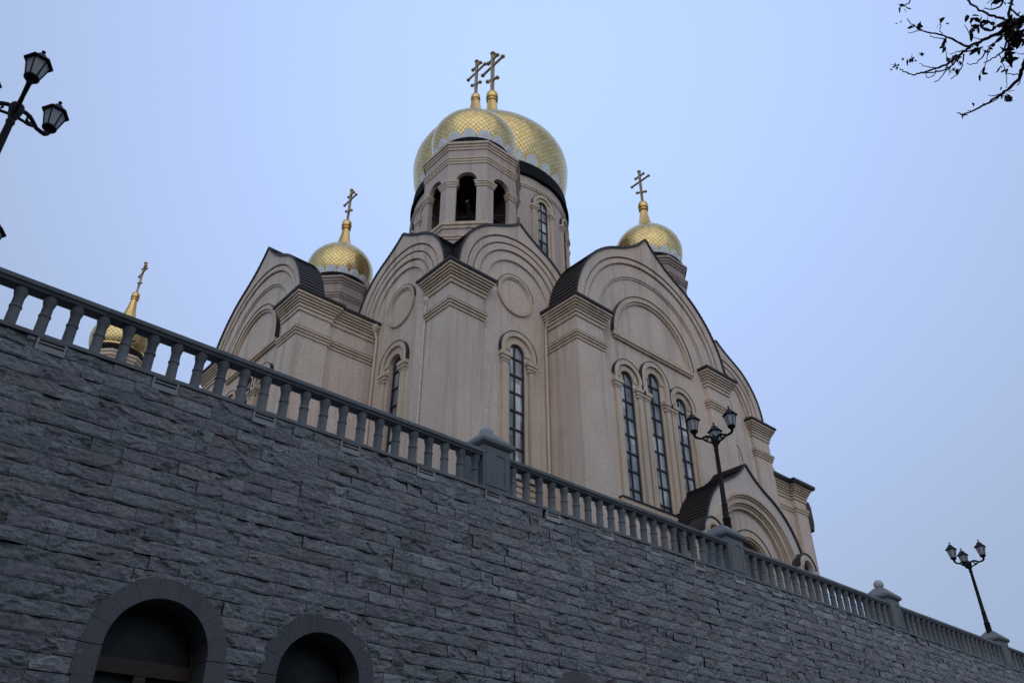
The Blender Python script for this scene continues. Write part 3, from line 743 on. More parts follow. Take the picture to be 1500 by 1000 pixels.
# downpipes
def downpipe(x, y, zt, dx, dy):
    mb = MB(); X, Y = OX + x, OY + y
    mb.tube([(X, Y, ZB + 0.3), (X, Y, zt - 0.55), (X + dx * 0.05, Y + dy * 0.05, zt - 0.3), (X + dx * 0.12, Y + dy * 0.12, zt - 0.1)], 0.058, 10)
    p = mb.build('downpipe', M['pipe'], cath, 40)
    mb = MB(); mb.lathe(X + dx * 0.12, Y + dy * 0.12, [(0.06, zt - 0.22), (0.15, zt - 0.05), (0.17, zt), (0.17, zt + 0.16), (0.13, zt + 0.17)], 12)
    mb.build('funnel', M['pipe'], p, 40)
    mb = MB()
    q = ZB + 1.2
    while q < zt - 1: mb.lathe(X, Y, [(0.056, q), (0.07, q), (0.07, q + 0.06), (0.056, q + 0.06)], 10, caps=False); q += 2.1
    mb.build('bracket', M['pipe'], p)
downpipe(5.20, 0.02, 20.25, 0.3, -1.2)
downpipe(0.02, 5.28, 20.05, -1.2, 0.3)
downpipe(-0.02, 1.62, 19.55, 0.3, -0.2)
downpipe(16.2, 0.02, 20.1, 0.4, -1)

# ---- the side apse beyond the right corner
mb = MB()
apx = 22.05
mb.box(OX + 21.9, OX + 24.6, OY + 0.35, OY + 5.5, ZB, 17.6); mb.build('apse_wall', M['stucco'], cath)
mb = MB(); mb.box(OX + 23.75, OX + 24.85, OY + 0.12, OY + 1.2, ZB, 17.6); mb.build('pilaster', M['stucco'], cath)
pth = [(21.9, 0.35), (23.75, 0.35), (23.75, 0.12), (24.85, 0.12), (24.85, 5.5)]
mb = MB(); mb.sweep(P2(pth), [(o, z - 2.66) for o, z in CORN]); c_ = mb.build('cornice', M['trim'], cath)
mb = MB(); mb.sweep(P2(pth), [(o * 1.25, 17.763 + (z - 20.423) * 1.5) for o, z in EAVE]); mb.build('eave', M['roof'], c_)
mb = MB(); mb.sweep(P2(pth), [(-0.05, 16.3), (0.05, 16.3), (0.05, 16.42), (0.10, 16.45), (0.10, 16.58), (-0.05, 16.6)]); mb.build('string_course', M['trim'], cath)
mb = MB(); mb.lathe(OX + 21.9, OY + 2.9, [(2.75, 17.8), (2.72, 18.3), (2.5, 19.0), (2.0, 19.7), (1.2, 20.2), (0.02, 20.45)], 28)
mb.build('roof', simple('grey_lead_roof', (0.10, 0.125, 0.15), 0.4, 0, 0.2, 2), cath, 40)
mb = MB(); mb.lathe(OX + 25.2, OY + 0.42, [(0.30, 15.6), (0.36, 16.0), (0.36, 16.9), (0.30, 17.2)], 14); mb.build('rain_hopper', M['roof'], cath, 40)

# ---- domes
def dome(cx, cy, zp, R, zball, zcross, n_scale, npetal, name='dome', parent=None, rneck=0.115, ballr=0.27, flat=1.0, petals=True):
    """gilded onion on a petal collar; zp is the top of the black eave"""
    zb = zp + 0.62 * R
    zn = zball - ballr * 1.5
    up = [(.14, .987), (.28, .948), (.41, .884), (.53, .796), (.63, .70), (.72, .59), (.79, .485), (.85, .395), (.89, .335)]
    prof = [(-0.64, .815), (-0.50, .885), (-0.34, .945), (-0.18, .983), (0, 1.0)] + [(z * flat, r) for z, r in up]
    z9, zt_ = 0.90 * flat, (zn - zb) / R
    prof += [(z9 + 0.012, 0.20)]
    P = [(r * R, zb + z * R) for z, r in prof]
    mb = MB()
    N = 96
    mb.lathe(cx, cy, P, N)
    o = mb.build(name, M['gold'], parent, 35)
    uvl = o.data.uv_layers.new(name='UVMap')
    # per-loop UV: u counts scales round the dome, v along the curve, growing with the circle so scales stay square
    vco = o.data.vertices; base = LOC.get(parent, Vector((0, 0, 0)))
    cum = {}
    L = 0.0; prev = None; vmap = []
    for r, z in P:
        if prev: L += math.hypot(r - prev[0], z - prev[1]) / (2 * math.pi * max(0.35 * R, (r + prev[0]) / 2)) * n_scale
        vmap.append((z, L)); prev = (r, z)
    for poly in o.data.polygons:
        us = []
        for li in poly.loop_indices:
            c = vco[o.data.loops[li].vertex_index].co + base
            x, y, z = c.x - cx, c.y - cy, c.z - ZO
            vv = min(vmap, key=lambda q: abs(q[0] - z))[1]
            us.append([li, math.atan2(y, x) / (2 * math.pi) * n_scale, vv])
        if len(us) == 4:
            mu = max(u[1] for u in us)
            for u in us:
                if mu - u[1] > n_scale / 2: u[1] += n_scale
        for li, a, b in us: uvl.data[li].uv = (a, b)
    mb = MB(); cb_ = 0.285 if R < 3 else 0.19
    mb.lathe(cx, cy, [((cb_ + (rneck - cb_) * q) * R - 0.05 * R * math.sin(math.pi * q) * 0.5, zb + z9 * R - 0.03 + (zn - zb - z9 * R + 0.03) * q) for q in (0, .2, .4, .6, .8, 1.0)], 8)
    mb.build('neck', M['goldplain'], o)
    # collar of petals
    mb = MB(); wdt = 2 * math.pi / npetal
    for i in range(npetal if petals else 0):
        t0 = i * wdt
        A = []; rows = 6
        for j in range(9):
            s = -1 + 2 * j / 8; hgt = 0.22 + 0.78 * math.sqrt(max(0, 1 - s * s * 0.97))
            A.append((t0 + s * wdt * 0.485, hgt))
        def pt(t, h, off):
            zr = -0.62 + h * 0.225; rr = np.interp(zr, [q[0] for q in prof], [q[1] for q in prof]) * R + off
            return (cx + rr * math.cos(t), cy + rr * math.sin(t), zb + zr * R)
        vs = []
        for off in (0.015 * R + 0.03, 0.002 * R):
            for t, h in A: vs += [pt(t, 0, off), pt(t, h, off)]
        m = len(A); fs = []
        for j in range(m - 1):
            a = 2 * j; b = 2 * m + 2 * j
            fs += [(a, a + 2, a + 3, a + 1), (b, b + 1, b + 3, b + 2), (a + 1, a + 3, b + 3, b + 1), (a, b, b + 2, a + 2)]
        fs += [(0, 1, 2 * m + 1, 2 * m), (2 * m - 2, 4 * m - 2, 4 * m - 1, 2 * m - 1)]
        mb.add(vs, fs)
        # raised inner lobe
        vs = []
        for off in (0.015 * R + 0.075, 0.01 * R):
            for t, h in A: vs += [pt(t0 + (t - t0) * 0.55, 0.05, off), pt(t0 + (t - t0) * 0.55, h * 0.62, off)]
        mb.add(vs, fs)
    mb.lathe(cx, cy, [(0.78 * R, zb - 0.70 * R), (0.865 * R, zb - 0.69 * R), (0.875 * R, zb - 0.61 * R), (0.8 * R, zb - 0.6 * R)], 64, caps=False)
    mb.build('petal_collar', M['silver'] if petals else M['goldplain'], o, None)
    # ball and cross
    b = ballr
    mb = MB(); rn = rneck * R
    mb.lathe(cx, cy, [(rn, zn - 0.02), (b * 0.72, zn - 0.01), (b * 0.95, zn + 0.08 * b), (b * 0.95, zn + 0.30 * b), (b * 0.70, zn + 0.36 * b), (b * 0.66, zball - b * 0.92), (b * 1.0, zball - b * 0.75), (b * 1.04, zball - b * 0.6), (b * 0.88, zball - b * 0.52)] +
             [(b * math.cos(R_(a)), zball + b * math.sin(R_(a))) for a in range(-28, 85, 14)] + [(0.05, zball + b * 1.05)], 24)
    mb.build('ball', M['goldplain'], o, 40)
    H = zcross - zball - b; z0 = zball + b * 0.95
    mb = MB(); t = 0.025 * H
    def bar(p0, p1, th):
        p0, p1 = Vector(p0), Vector(p1); mb.tube([p0, p1], th, 6)
    mb.box(cx - t, cx + t, cy - t, cy + t, z0, z0 + H)
    for zf, hl, sl in ((0.68, 0.27, 0.0), (0.86, 0.125, 0.0), (0.32, 0.13, 0.065)):
        dz = sl * H
        mb.tube([(cx, cy - hl * H, z0 + zf * H - dz), (cx, cy + hl * H, z0 + zf * H + dz)], t * 1.05, 6)
        for s in (-1, 1):
            mb.lathe(cx, cy + s * hl * H, [(t * 0.3, z0 + zf * H + s * dz - t * 1.5), (t * 1.5, z0 + zf * H + s * dz - t * 0.6), (t * 1.5, z0 + zf * H + s * dz + t * 0.6), (t * 0.3, z0 + zf * H + s * dz + t * 1.5)], 8)
    mb.lathe(cx, cy, [(t * 0.3, z0 + H - t), (t * 2, z0 + H), (t * 2, z0 + H + t), (t * 0.3, z0 + H + t * 2)], 8)
    mb.build('cross', M['cross'], o)
    return o

def octo(c, ap, rot=22.5): 
    R = ap / math.cos(math.pi / 8)
    return [(OX + c[0] + R * math.cos(R_(rot + 45 * i)), OY + c[1] + R * math.sin(R_(rot + 45 * i))) for i in range(8)]
def face(c, ap, ang):
    n = Vector((math.cos(R_(ang)), math.sin(R_(ang)))); t = Vector((-n.y, n.x))
    return lambda a, z, o: (OX + c[0] + n.x * (ap + o) + t.x * a, OY + c[1] + n.y * (ap + o) + t.y * a, z)
def prism(c, ap, z0, z1, name, mat):
    mb = MB(); p = octo(c, ap)
    mb.add([(x, y, z0) for x, y in p] + [(x, y, z1) for x, y in p], [tuple(reversed(range(8))), tuple(range(8, 16))] + [(i, (i + 1) % 8, 8 + (i + 1) % 8, 8 + i) for i in range(8)])
    return mb.build(name, M[mat], cath)
def orim(c, ap, prof, name, mat, parent=None):
    mb = MB(); mb.sweep(octo(c, ap), prof, True)
    return mb.build(name, M[mat], parent or cath)

# bell tower
BC = (4.07, 4.07); BA = 2.33
hs = BA * math.tan(math.pi / 8)
prism(BC, BA + 0.12, 21.5, 25.3, 'tower_base', 'drum')
orim(BC, BA + 0.12, [(-0.1, 24.62), (0.05, 24.62), (0.05, 24.72), (0.10, 24.75), (0.10, 24.86), (-0.1, 24.88)], 'string_course', 'trim')
orim(BC, BA + 0.12, [(-0.2, 25.28), (0.06, 25.28), (0.06, 25.42), (0.13, 25.46), (0.13, 25.62), (-0.2, 25.70)], 'string_course', 'trim')
for i in range(8):
    F = face(BC, BA, 45 * i)
    mb = MB()
    lp = [(-hs, 25.6), (-0.50, 25.6)] + [(-0.50 * math.cos(math.pi * j / 16), 28.52 + 0.50 * math.sin(math.pi * j / 16)) for j in range(17)] + [(0.50, 25.6), (hs, 25.6), (hs, 31.0), (-hs, 31.0)]
    mb.plate(F, [lp], -0.24, 0.0)
    mb.build('tower_wall', M['drum'], cath)
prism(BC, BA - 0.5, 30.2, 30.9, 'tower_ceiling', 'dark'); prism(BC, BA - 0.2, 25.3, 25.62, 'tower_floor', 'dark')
for i in range(8):
    # impost caps wrap each corner pier from opening to opening
    F0, F1 = face(BC, BA, 45 * i), face(BC, BA, 45 * (i + 1))
    A = F0(0.49, 0, -0.24); B_ = F0(0.49, 0, 0); Cn = octo(BC, BA)[i]; D = F1(-0.49, 0, 0); E_ = F1(-0.49, 0, -0.24)
    pth = [A[:2], B_[:2], Cn, D[:2], E_[:2]]
    mb = MB(); mb.sweep(pth[::1], [(-0.03, 28.06), (0.04, 28.06), (0.04, 28.16), (0.08, 28.19), (0.08, 28.28), (0.12, 28.31), (0.12, 28.40), (-0.03, 28.42)])
    mb.build('impost', M['trim'], cath)
orim(BC, BA, [(-0.1, 29.60), (0.04, 29.60), (0.04, 29.72), (0.08, 29.75), (0.08, 29.86), (0.12, 29.89), (0.12, 29.98), (-0.1, 30.0)], 'string_course', 'trim')
orim(BC, BA, [(-0.1, 30.55), (0.05, 30.55), (0.05, 30.68), (0.10, 30.71), (0.10, 30.82), (0.17, 30.86), (0.17, 31.0), (-0.3, 31.03)], 'cornice', 'trim')
mb = MB(); mb.lathe(OX + BC[0], OY + BC[1], [(2.0, 30.95), (2.36, 31.03), (2.36, 31.12), (2.15, 31.3), (2.12, 31.72), (1.9, 31.74)], 64); mb.build('eave', M['eave'], cath, 35)
dome(OX + BC[0], OY + BC[1], 31.75, 2.30, 37.18, 40.3, 50, 16, parent=cath, flat=0.86)
# beam in the belfry
mb = MB(); bx, by = OX + BC[0], OY + BC[1]
dv = Vector((1, -1)).normalized(); nv = Vector((-1, -1)).normalized()
for off, zb_ in ((0.9, 27.35), (-0.6, 27.6)):
    p = Vector((bx, by)) + nv * off
    mb.tube([(p.x - dv.x * 1.9, p.y - dv.y * 1.9, zb_), (p.x + dv.x * 1.9, p.y + dv.y * 1.9, zb_)], 0.07, 6)
p = Vector((bx, by)); mb.tube([(p.x - nv.x * 1.9, p.y - nv.y * 1.9, 27.5), (p.x + nv.x * 1.9, p.y + nv.y * 1.9, 27.5)], 0.08, 6)
mb.build('bell_beam', M['bar'], cath)
blab = ['small dark bronze bell hanging in the middle opening of the belfry, left one', 'small dark bronze bell hanging in the middle opening of the belfry, right one',
        'dark bronze bell hanging behind the right opening of the belfry', 'large dark bronze bell hanging deep inside the belfry']
for lab, (a, off, zt, s) in zip(blab, ((-0.22, 0.9, 27.28, 0.23), (0.24, 0.9, 27.28, 0.23), (1.15, 0.9, 27.28, 0.34), (0.0, -0.5, 27.4, 0.75))):
    q = Vector((bx, by)) + nv * off + dv * a
    t = thing('church_bell', (q.x, q.y, zt), lab, 'bell', 'bells in the belfry')
    mb = MB(); mb.lathe(q.x, q.y, [(0.07 * s, zt), (0.3 * s, zt - 0.05 * s), (0.52 * s, zt - 0.22 * s), (0.62 * s, zt - 0.6 * s), (0.75 * s, zt - 1.0 * s), (1.0 * s, zt - 1.3 * s), (0.95 * s, zt - 1.32 * s)], 20)
    mb.build('bell_body', M['bronze'], t, 40)
    mb = MB(); mb.tube([(q.x, q.y, zt - 0.3 * s), (q.x, q.y, zt - 1.3 * s)], 0.05 * s, 6); mb.lathe(q.x, q.y, [(0.02 * s, zt - 1.5 * s), (0.14 * s, zt - 1.4 * s), (0.14 * s, zt - 1.3 * s), (0.02 * s, zt - 1.2 * s)], 10)
    mb.build('clapper', M['bronze'], t)

# small corner drums
def small_drum(c, dz, R=2.13):
    ap = 1.90
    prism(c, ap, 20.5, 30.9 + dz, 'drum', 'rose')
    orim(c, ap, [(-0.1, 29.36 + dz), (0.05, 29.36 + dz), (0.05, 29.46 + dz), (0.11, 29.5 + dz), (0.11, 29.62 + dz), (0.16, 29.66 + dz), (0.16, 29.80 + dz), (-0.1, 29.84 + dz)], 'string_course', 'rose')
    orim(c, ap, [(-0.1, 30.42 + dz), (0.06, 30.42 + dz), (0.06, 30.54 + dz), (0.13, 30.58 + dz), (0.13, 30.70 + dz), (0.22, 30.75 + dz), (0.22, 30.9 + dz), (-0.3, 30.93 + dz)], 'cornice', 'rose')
    mb = MB(); mb.lathe(OX + c[0], OY + c[1], [(1.8, 30.9 + dz), (2.12, 30.93 + dz), (2.14, 31.0 + dz), (2.0, 31.1 + dz), (1.96, 31.32 + dz), (1.7, 31.34 + dz)], 56); mb.build('eave', M['eave'], cath, 35)
    dome(OX + c[0], OY + c[1], 31.35 + dz, R, 36.87 + dz, 39.95 + dz, 46, 16, parent=cath, flat=1.04, ballr=0.33)
small_drum((4.25, 17.98), 0.0)
small_drum((18.28, 3.79), 0.5)
small_drum((18.07, 18.07), 0.3)

# central drum
DC = (11.07, 11.07); DR = 5.08; dcx, dcy = OX + DC[0], OY + DC[1]
def FC(ang): return lambda a, z, o: (dcx + (DR + o) * math.cos(R_(ang) + a / DR), dcy + (DR + o) * math.sin(R_(ang) + a / DR), z)
seg = 2 * math.pi * DR / 12
for i in range(12):
    F = FC(30 * i); mb = MB()
    mb.plate(F, [[(-0.6, 22), (0.6, 22), (0.6, 36.42), (-0.6, 36.42)], arch_loop(0, 29.4, 34.28, 0.41)[::-1]], -0.4, 0.0)
    n = 4
    for s in (-1, 1):
        for j in range(n):
            a0 = 0.6 + (seg / 2 - 0.6) * j / n; a1 = 0.6 + (seg / 2 - 0.6) * (j + 1) / n
            mb.fbox(F, *sorted((s * a0, s * a1)), 22, 36.42, -0.4, 0.0)
    mb.build('drum_wall', M['drum'], cath)
    window(F, 0, 34.28, 29.4, r=0.41, R=0.86, capz=34.05)
mb = MB(); mb.lathe(dcx, dcy, [(DR - 0.05, 35.30), (DR + 0.06, 35.32), (DR + 0.06, 35.42), (DR + 0.11, 35.45), (DR + 0.11, 35.55), (DR - 0.05, 35.57)], 96, caps=False); mb.build('string_course', M['trim'], cath)
mb = MB(); mb.lathe(dcx, dcy, [(DR - 0.1, 36.25), (DR + 0.20, 36.32), (DR + 0.20, 36.5), (DR + 0.12, 36.6), (DR + 0.09, 37.4), (4.4, 37.45)], 96); mb.build('eave', M['eave'], cath, 35)
dome(dcx, dcy, 37.3, 5.36, 48.94, 53.8, 92, 26, parent=cath, ballr=0.45, rneck=0.07, flat=0.67)

# ---- porch
PV = 18.0 - OY                  # plane of the porch front relative to the cathedral corner
FPo = FR(PV); pc = 14.2; PZ = 10.7
k = keel(pc, PZ, 3.53, 15.04)
mb = MB()
n = len(k)
rp = lambda r: [(pc + r * math.cos(math.pi * i / (n - 1)), PZ + r * math.sin(math.pi * i / (n - 1))) for i in range(n)]
mb.strip(FPo, rp(2.98), k, -0.5, 0.0)
gp = mb.build('porch_gable', M['pale'], cath)
mb = MB()
for r0, r1, o0, o1 in ((2.86, 2.98, -0.5, 0.05), (2.78, 2.86, -0.55, -0.03), (2.55, 2.78, -0.6, -0.10), (2.47, 2.55, -0.65, -0.20), (2.33, 2.47, -0.7, -0.26)):
    mb.ring(FPo, pc, PZ, r0, r1, o0, o1, 0, 180, 44)
mb.build('archivolt', M['trim'], gp, None)
FPt = FR(PV + 0.40)
mb = MB(); mb.plate(FPt, [[(pc - 2.9, ZB), (pc + 2.9, ZB), (pc + 2.9, PZ)] + [(pc + 2.75 * math.cos(math.pi * i / 34), PZ + 2.75 * math.sin(math.pi * i / 34)) for i in range(35)] + [(pc - 2.9, PZ)], arch_loop(pc, ZB + 0.05, 10.55, 1.15)[::-1]], -0.3, -0.02)
mb.build('porch_wall', M['stucco'], cath)
mb = MB(); mb.ring(FPt, pc, 10.6, 1.24, 1.52, 0.0, 0.12, 0, 180, 30, leg=0.3); mb.ring(FPt, pc, 10.6, 1.15, 1.24, -0.02, 0.06, 0, 180, 30, leg=0.3); a_ = mb.build('archivolt', M['trim'], cath)
mb = MB(); mb.ring(FPt, pc, 10.6, 1.52, 1.555, 0.0, 0.15, 0, 180, 30); mb.build('flashing', M['flash'], a_)
mb = MB(); mb.plate(FPt, [arch_loop(pc, ZB, 10.55, 1.16)], -0.26, -0.2); mb.build('door', M['wood'], cath)
for s in (-1, 1):
    c = pc + s * 3.32
    mb = MB()
    mb.plate(FPo, [arch_loop(c, ZB, 11.1, 0.62), arch_loop(c, ZB + 0.06, 11.1, 0.34)[::-1]], -0.5, 0.24)
    w_ = mb.build('side_pier', M['pale'], cath)
    mb = MB(); mb.ring(FPo, c, 11.1, 0.34, 0.45, 0.24, 0.30, 0, 180, 20); mb.build('archivolt', M['trim'], w_)
    mb = MB(); mb.plate(FPo, [arch_loop(c, ZB, 11.1, 0.35)], -0.25, -0.2); mb.build('niche_back', M['trim'], w_)
    mb = MB(); mb.ring(FPo, c, 11.1, 0.625, 0.675, -0.5, 0.29, 0, 180, 20); mb.build('roof', M['roof'], w_)
    mb = MB()
    mb.box(*sorted((OX + pc + s * 2.9, OX + pc + s * 3.46)), OY + PV + 0.5, OY - 0.02, ZB, 11.2); mb.build('porch_flank', M['stucco'], cath)
barrel(FPo, k, 0.08, 3.02, 'porch_roof')

# ------------------------------------------------------------------ chapel behind on the left
chx, chy = 9.2, 43.3
chap = thing('chapel', (chx, chy, ZB), 'small chapel tower with one golden onion dome seen between the balusters at left', 'chapel')
sv = (OX, OY); c0 = (chx - OX, chy - OY)
def opr(ap, z0, z1, name, mat):
    mb = MB(); p = octo(c0, ap)
    mb.add([(x, y, z0) for x, y in p] + [(x, y, z1) for x, y in p], [tuple(reversed(range(8))), tuple(range(8, 16))] + [(i, (i + 1) % 8, 8 + (i + 1) % 8, 8 + i) for i in range(8)])
    return mb.build(name, M[mat], chap)
opr(2.6, ZB, 18.0, 'wall', 'stucco'); opr(2.9, 18.0, 18.5, 'roof', 'roof'); opr(1.42, 18.5, 23.5, 'drum', 'stucco')
orim(c0, 1.42, [(-0.1, 23.0), (0.05, 23.0), (0.05, 23.15), (0.12, 23.2), (0.12, 23.35), (0.18, 23.4), (0.18, 23.52), (-0.2, 23.54)], 'cornice', 'trim', chap)
mb = MB(); mb.lathe(chx, chy, [(1.3, 23.5), (1.5, 23.54), (1.5, 23.8), (1.42, 24.0), (1.2, 24.05)], 40); mb.build('eave', M['eave'], chap, 35)
mb = MB(); mb.lathe(chx, chy, [(1.3, 24.02), (1.46, 24.04), (1.46, 24.11), (1.38, 24.15), (1.38, 24.2), (1.46, 24.22), (1.46, 24.30), (1.3, 24.32)], 40); mb.build('gold_band', M['goldplain'], chap, 35)
dome(chx, chy, 23.90, 1.63, 28.18, 30.55, 40, 16, parent=chap, ballr=0.23, rneck=0.11, petals=False)

# ------------------------------------------------------------------ tree whose branches hang into the upper right corner
fpx = 1200.0; TH = R_(33.0); AL = R_(48.4); c_, s_ = math.cos(TH), math.sin(TH)
def aim(x, y, d):
    """point at distance d in the direction in which the photograph shows a twig"""
    a = (x - 750) / fpx; b = (500 - y) / fpx
    rx, ry, rz = a, c_ - b * s_, s_ + b * c_
    u = rx * math.sin(AL) + ry * math.cos(AL); v = -rx * math.cos(AL) + ry * math.sin(AL)
    L = Vector((u, v, rz)).normalized(); return L * d
tree = thing('tree', (9.2, -1.0, -1.6), 'bare autumn tree with a few withered leaves reaching in at the upper right', 'tree')
tp = Vector((9.2, -1.0, -1.6)); fork = Vector((9.0, -0.6, 4.6))
J = aim(1600, 20, 9.2); J2 = aim(1580, 160, 8.8)
mb = MB()
mb.tube([tp, tp + Vector((0.05, 0.1, 1.5)), tp + Vector((-0.05, 0.2, 3.5)), fork], [0.24, 0.2, 0.18, 0.15], 12)
mb.build('trunk', M['bark'], tree, 60)
br = MB()
def limb(pts, r0, r1, n=6, sub=5):
    """smooth tapering branch with small kinks through the given points"""
    P = [Vector(p) for p in pts]; Q = []
    for i in range(len(P) - 1):
        p0 = P[max(0, i - 1)]; p1 = P[i]; p2 = P[i + 1]; p3 = P[min(len(P) - 1, i + 2)]
        for k in range(sub):
            t = k / sub
            Q.append(0.5 * ((2 * p1) + (p2 - p0) * t + (2 * p0 - 5 * p1 + 4 * p2 - p3) * t * t + (3 * p1 - p0 - 3 * p2 + p3) * t ** 3))
    Q.append(P[-1])
    Q = [q + Vector((random.uniform(-1, 1), random.uniform(-1, 1), random.uniform(-1, 1))) * 0.006 for q in Q]
    m = len(Q); br.tube(Q, [(r0 + (r1 - r0) * i / (m - 1)) * random.uniform(0.9, 1.12) for i in range(m)], n)
    return Q
limb([fork, fork + Vector((-0.4, 1.2, 1.4)), J], 0.13, 0.055, 10)
limb([fork, fork + Vector((0.6, 1.6, 0.9)), J2], 0.10, 0.03, 10)
limb([fork, fork + Vector((0.9, -0.8, 1.8)), fork + Vector((1.9, -1.6, 3.6))], 0.12, 0.03, 8)
limb([fork, fork + Vector((0.1, -0.3, 2.2)), fork + Vector((0.3, 0.2, 4.6))], 0.12, 0.03, 8)
Z8 = lambda x, y: (1280 + x / 5.555, y / 5.555)
def tw(pts, d0, d1, r0, r1):
    n = len(pts)
    return limb([aim(*Z8(*p), d0 + (d1 - d0) * i / (n - 1)) for i, p in enumerate(pts)], r0, r1)
mm = 1 / fpx * 9 / 5.555 / 2     # half width of one zoomed pixel at 9 m
def W(px): return px * mm * 1.0
# main boughs, zoom coordinates of the corner (5.555 px per photo px)
limb([J, aim(*Z8(1420, 140), 9.2), aim(*Z8(1222, 165), 9.1), aim(*Z8(1110, 215), 9.0), aim(*Z8(1000, 280), 9.0)], 0.05, 0.017)
tw([(1000, 280), (880, 330), (770, 390), (700, 450), (600, 520), (500, 560), (400, 590), (330, 607), (260, 590), (215, 560)], 9.0, 8.5, W(22), W(6))
tw([(770, 385), (680, 340), (570, 290), (450, 265), (370, 240), (310, 200), (270, 150)], 8.9, 9.3, W(15), W(5))
tw([(290, -20), (290, 20), (250, 45), (200, 70)], 9.3, 9.2, W(9), W(5))
tw([(370, 240), (330, 260), (280, 270)], 9.2, 9.3, W(8), W(4)); tw([(570, 290), (540, 250), (545, 200), (530, 150)], 9.1, 9.4, W(8), W(5))
tw([(590, 310), (500, 310), (450, 290)], 9.0, 8.9, W(8), W(4)); tw([(1000, 280), (930, 310), (850, 320), (780, 285), (740, 200)], 9.0, 9.3, W(8), W(4))
tw([(760, -20), (800, 40), (900, 105), (1000, 140), (1090, 165)], 9.4, 9.1, W(14), W(16)); tw([(1050, -20), (1040, 40), (990, 75), (890, 70)], 9.3, 9.2, W(18), W(6))
tw([(1130, -20), (1110, 60), (1095, 180)], 9.2, 9.0, W(20), W(16)); tw([(1110, 60), (1160, 120), (1240, 140)], 9.1, 9.2, W(12), W(8))
tw([(1090, 230), (1080, 330), (1050, 420), (980, 470), (890, 515)], 9.0, 8.8, W(16), W(6)); tw([(930, 400), (880, 470), (820, 520), (755, 515)], 8.9, 8.8, W(10), W(5))
tw([(1040, 300), (980, 350), (930, 400), (915, 520), (865, 590)], 8.9, 8.8, W(10), W(4)); tw([(735, 440), (720, 530), (680, 600), (620, 645)], 8.9, 8.8, W(10), W(5))
tw([(600, 520), (580, 580), (540, 640), (495, 670)], 8.7, 8.6, W(9), W(5)); tw([(505, 555), (490, 610), (440, 628), (415, 590)], 8.6, 8.6, W(8), W(4))
tw([(510, 550), (430, 545), (370, 515)], 8.7, 8.8, W(7), W(4)); tw([(640, 500), (590, 460), (585, 390), (545, 360)], 8.8, 8.9, W(6), W(3))
tw([(760, 410), (690, 420), (615, 440)], 8.9, 9.0, W(9), W(4)); tw([(880, 385), (830, 400), (750, 425)], 8.9, 8.9, W(10), W(10))
tw([(690, 480), (600, 560), (500, 585), (410, 595)], 8.8, 8.6, W(12), W(8))
limb([J2, aim(*Z8(1330, 420), 8.8), aim(*Z8(1222, 530), 8.7), aim(*Z8(1180, 640), 8.7), aim(*Z8(1090, 725), 8.6)], 0.028, 0.012)
tw([(1090, 725), (1000, 795), (900, 850), (800, 905), (715, 930), (685, 920)], 8.6, 8.3, W(17), W(5)); tw([(1050, 760), (990, 775), (930, 780)], 8.6, 8.5, W(8), W(4))
tw([(1060, 750), (960, 830), (890, 848)], 8.6, 8.5, W(10), W(5)); tw([(1200, 600), (1190, 660), (1170, 700)], 8.7, 8.6, W(10), W(5)); tw([(1185, 610), (1130, 605), (1075, 600)], 8.7, 8.6, W(9), W(5))
tw([(1020, 440), (1060, 540), (1080, 620), (1085, 720)], 8.9, 8.8, W(6), W(4)); tw([(1250, 330), (1150, 320), (1110, 300)], 9.0, 8.9, W(8), W(5)); tw([(1250, 450), (1160, 435)], 8.9, 8.8, W(7), W(4))
tw([(800, 905), (770, 900)], 8.4, 8.4, W(6), W(4))
def in_view(p):
    q = Vector((p.x * math.sin(AL) - p.y * math.cos(AL), 0, 0))
    fw = p.x * math.cos(AL) + p.y * math.sin(AL)
    d = fw * c_ + p.z * s_
    if d < 0.1: return False
    x = 750 + fpx * q.x / d; y = 500 - fpx * (-fw * s_ + p.z * c_) / d
    return -30 < x < 1540 and -40 < y < 1040
tips = []
def grow(p, d, L, r, lev):
    pts = [p]; dd = Vector(d)
    for k in range(4):
        dd = (dd + Vector((random.uniform(-0.22, 0.22), random.uniform(-0.22, 0.22), random.uniform(-0.12, 0.2)))).normalized()
        pts.append(pts[-1] + dd * L / 4)
    if any(in_view(q) for q in pts): return
    br.tube(pts, [r, r * 0.85, r * 0.7, r * 0.55, r * 0.4], 6 if lev > 1 else 4)
    if lev == 0: tips.append(pts[-1]); return
    for k in range(random.choice([3, 4, 4])):
        q = pts[random.choice([1, 2, 3, 4])]
        nd = (dd + Vector((random.uniform(-1, 1), random.uniform(-1, 1), random.uniform(-0.3, 0.7))) * 0.9).normalized()
        grow(q, nd, L * random.uniform(0.55, 0.75), r * 0.5, lev - 1)
for base_, dr in ((Vector((1.0, -0.9, 2.0)), (0.5, -0.6, 0.7)), (Vector((1.6, -1.3, 3.0)), (0.7, -0.2, 0.7)), (Vector((0.15, -0.2, 2.6)), (-0.4, -0.5, 0.8)), (Vector((0.3, 0.2, 4.4)), (0.2, 0.3, 0.9)),
                  (Vector((0.2, 0.0, 3.4)), (0.7, 0.5, 0.6)), (Vector((0.6, -0.5, 1.2)), (0.8, 0.4, 0.5)), (Vector((1.9, -1.6, 3.5)), (0.3, -0.5, 0.9)), (Vector((0.4, 1.0, 0.7)), (0.9, 0.3, 0.4))):
    grow(fork + base_, dr, 1.9, 0.04, 3)
br.build('branch', M['bark'], tree, 60)
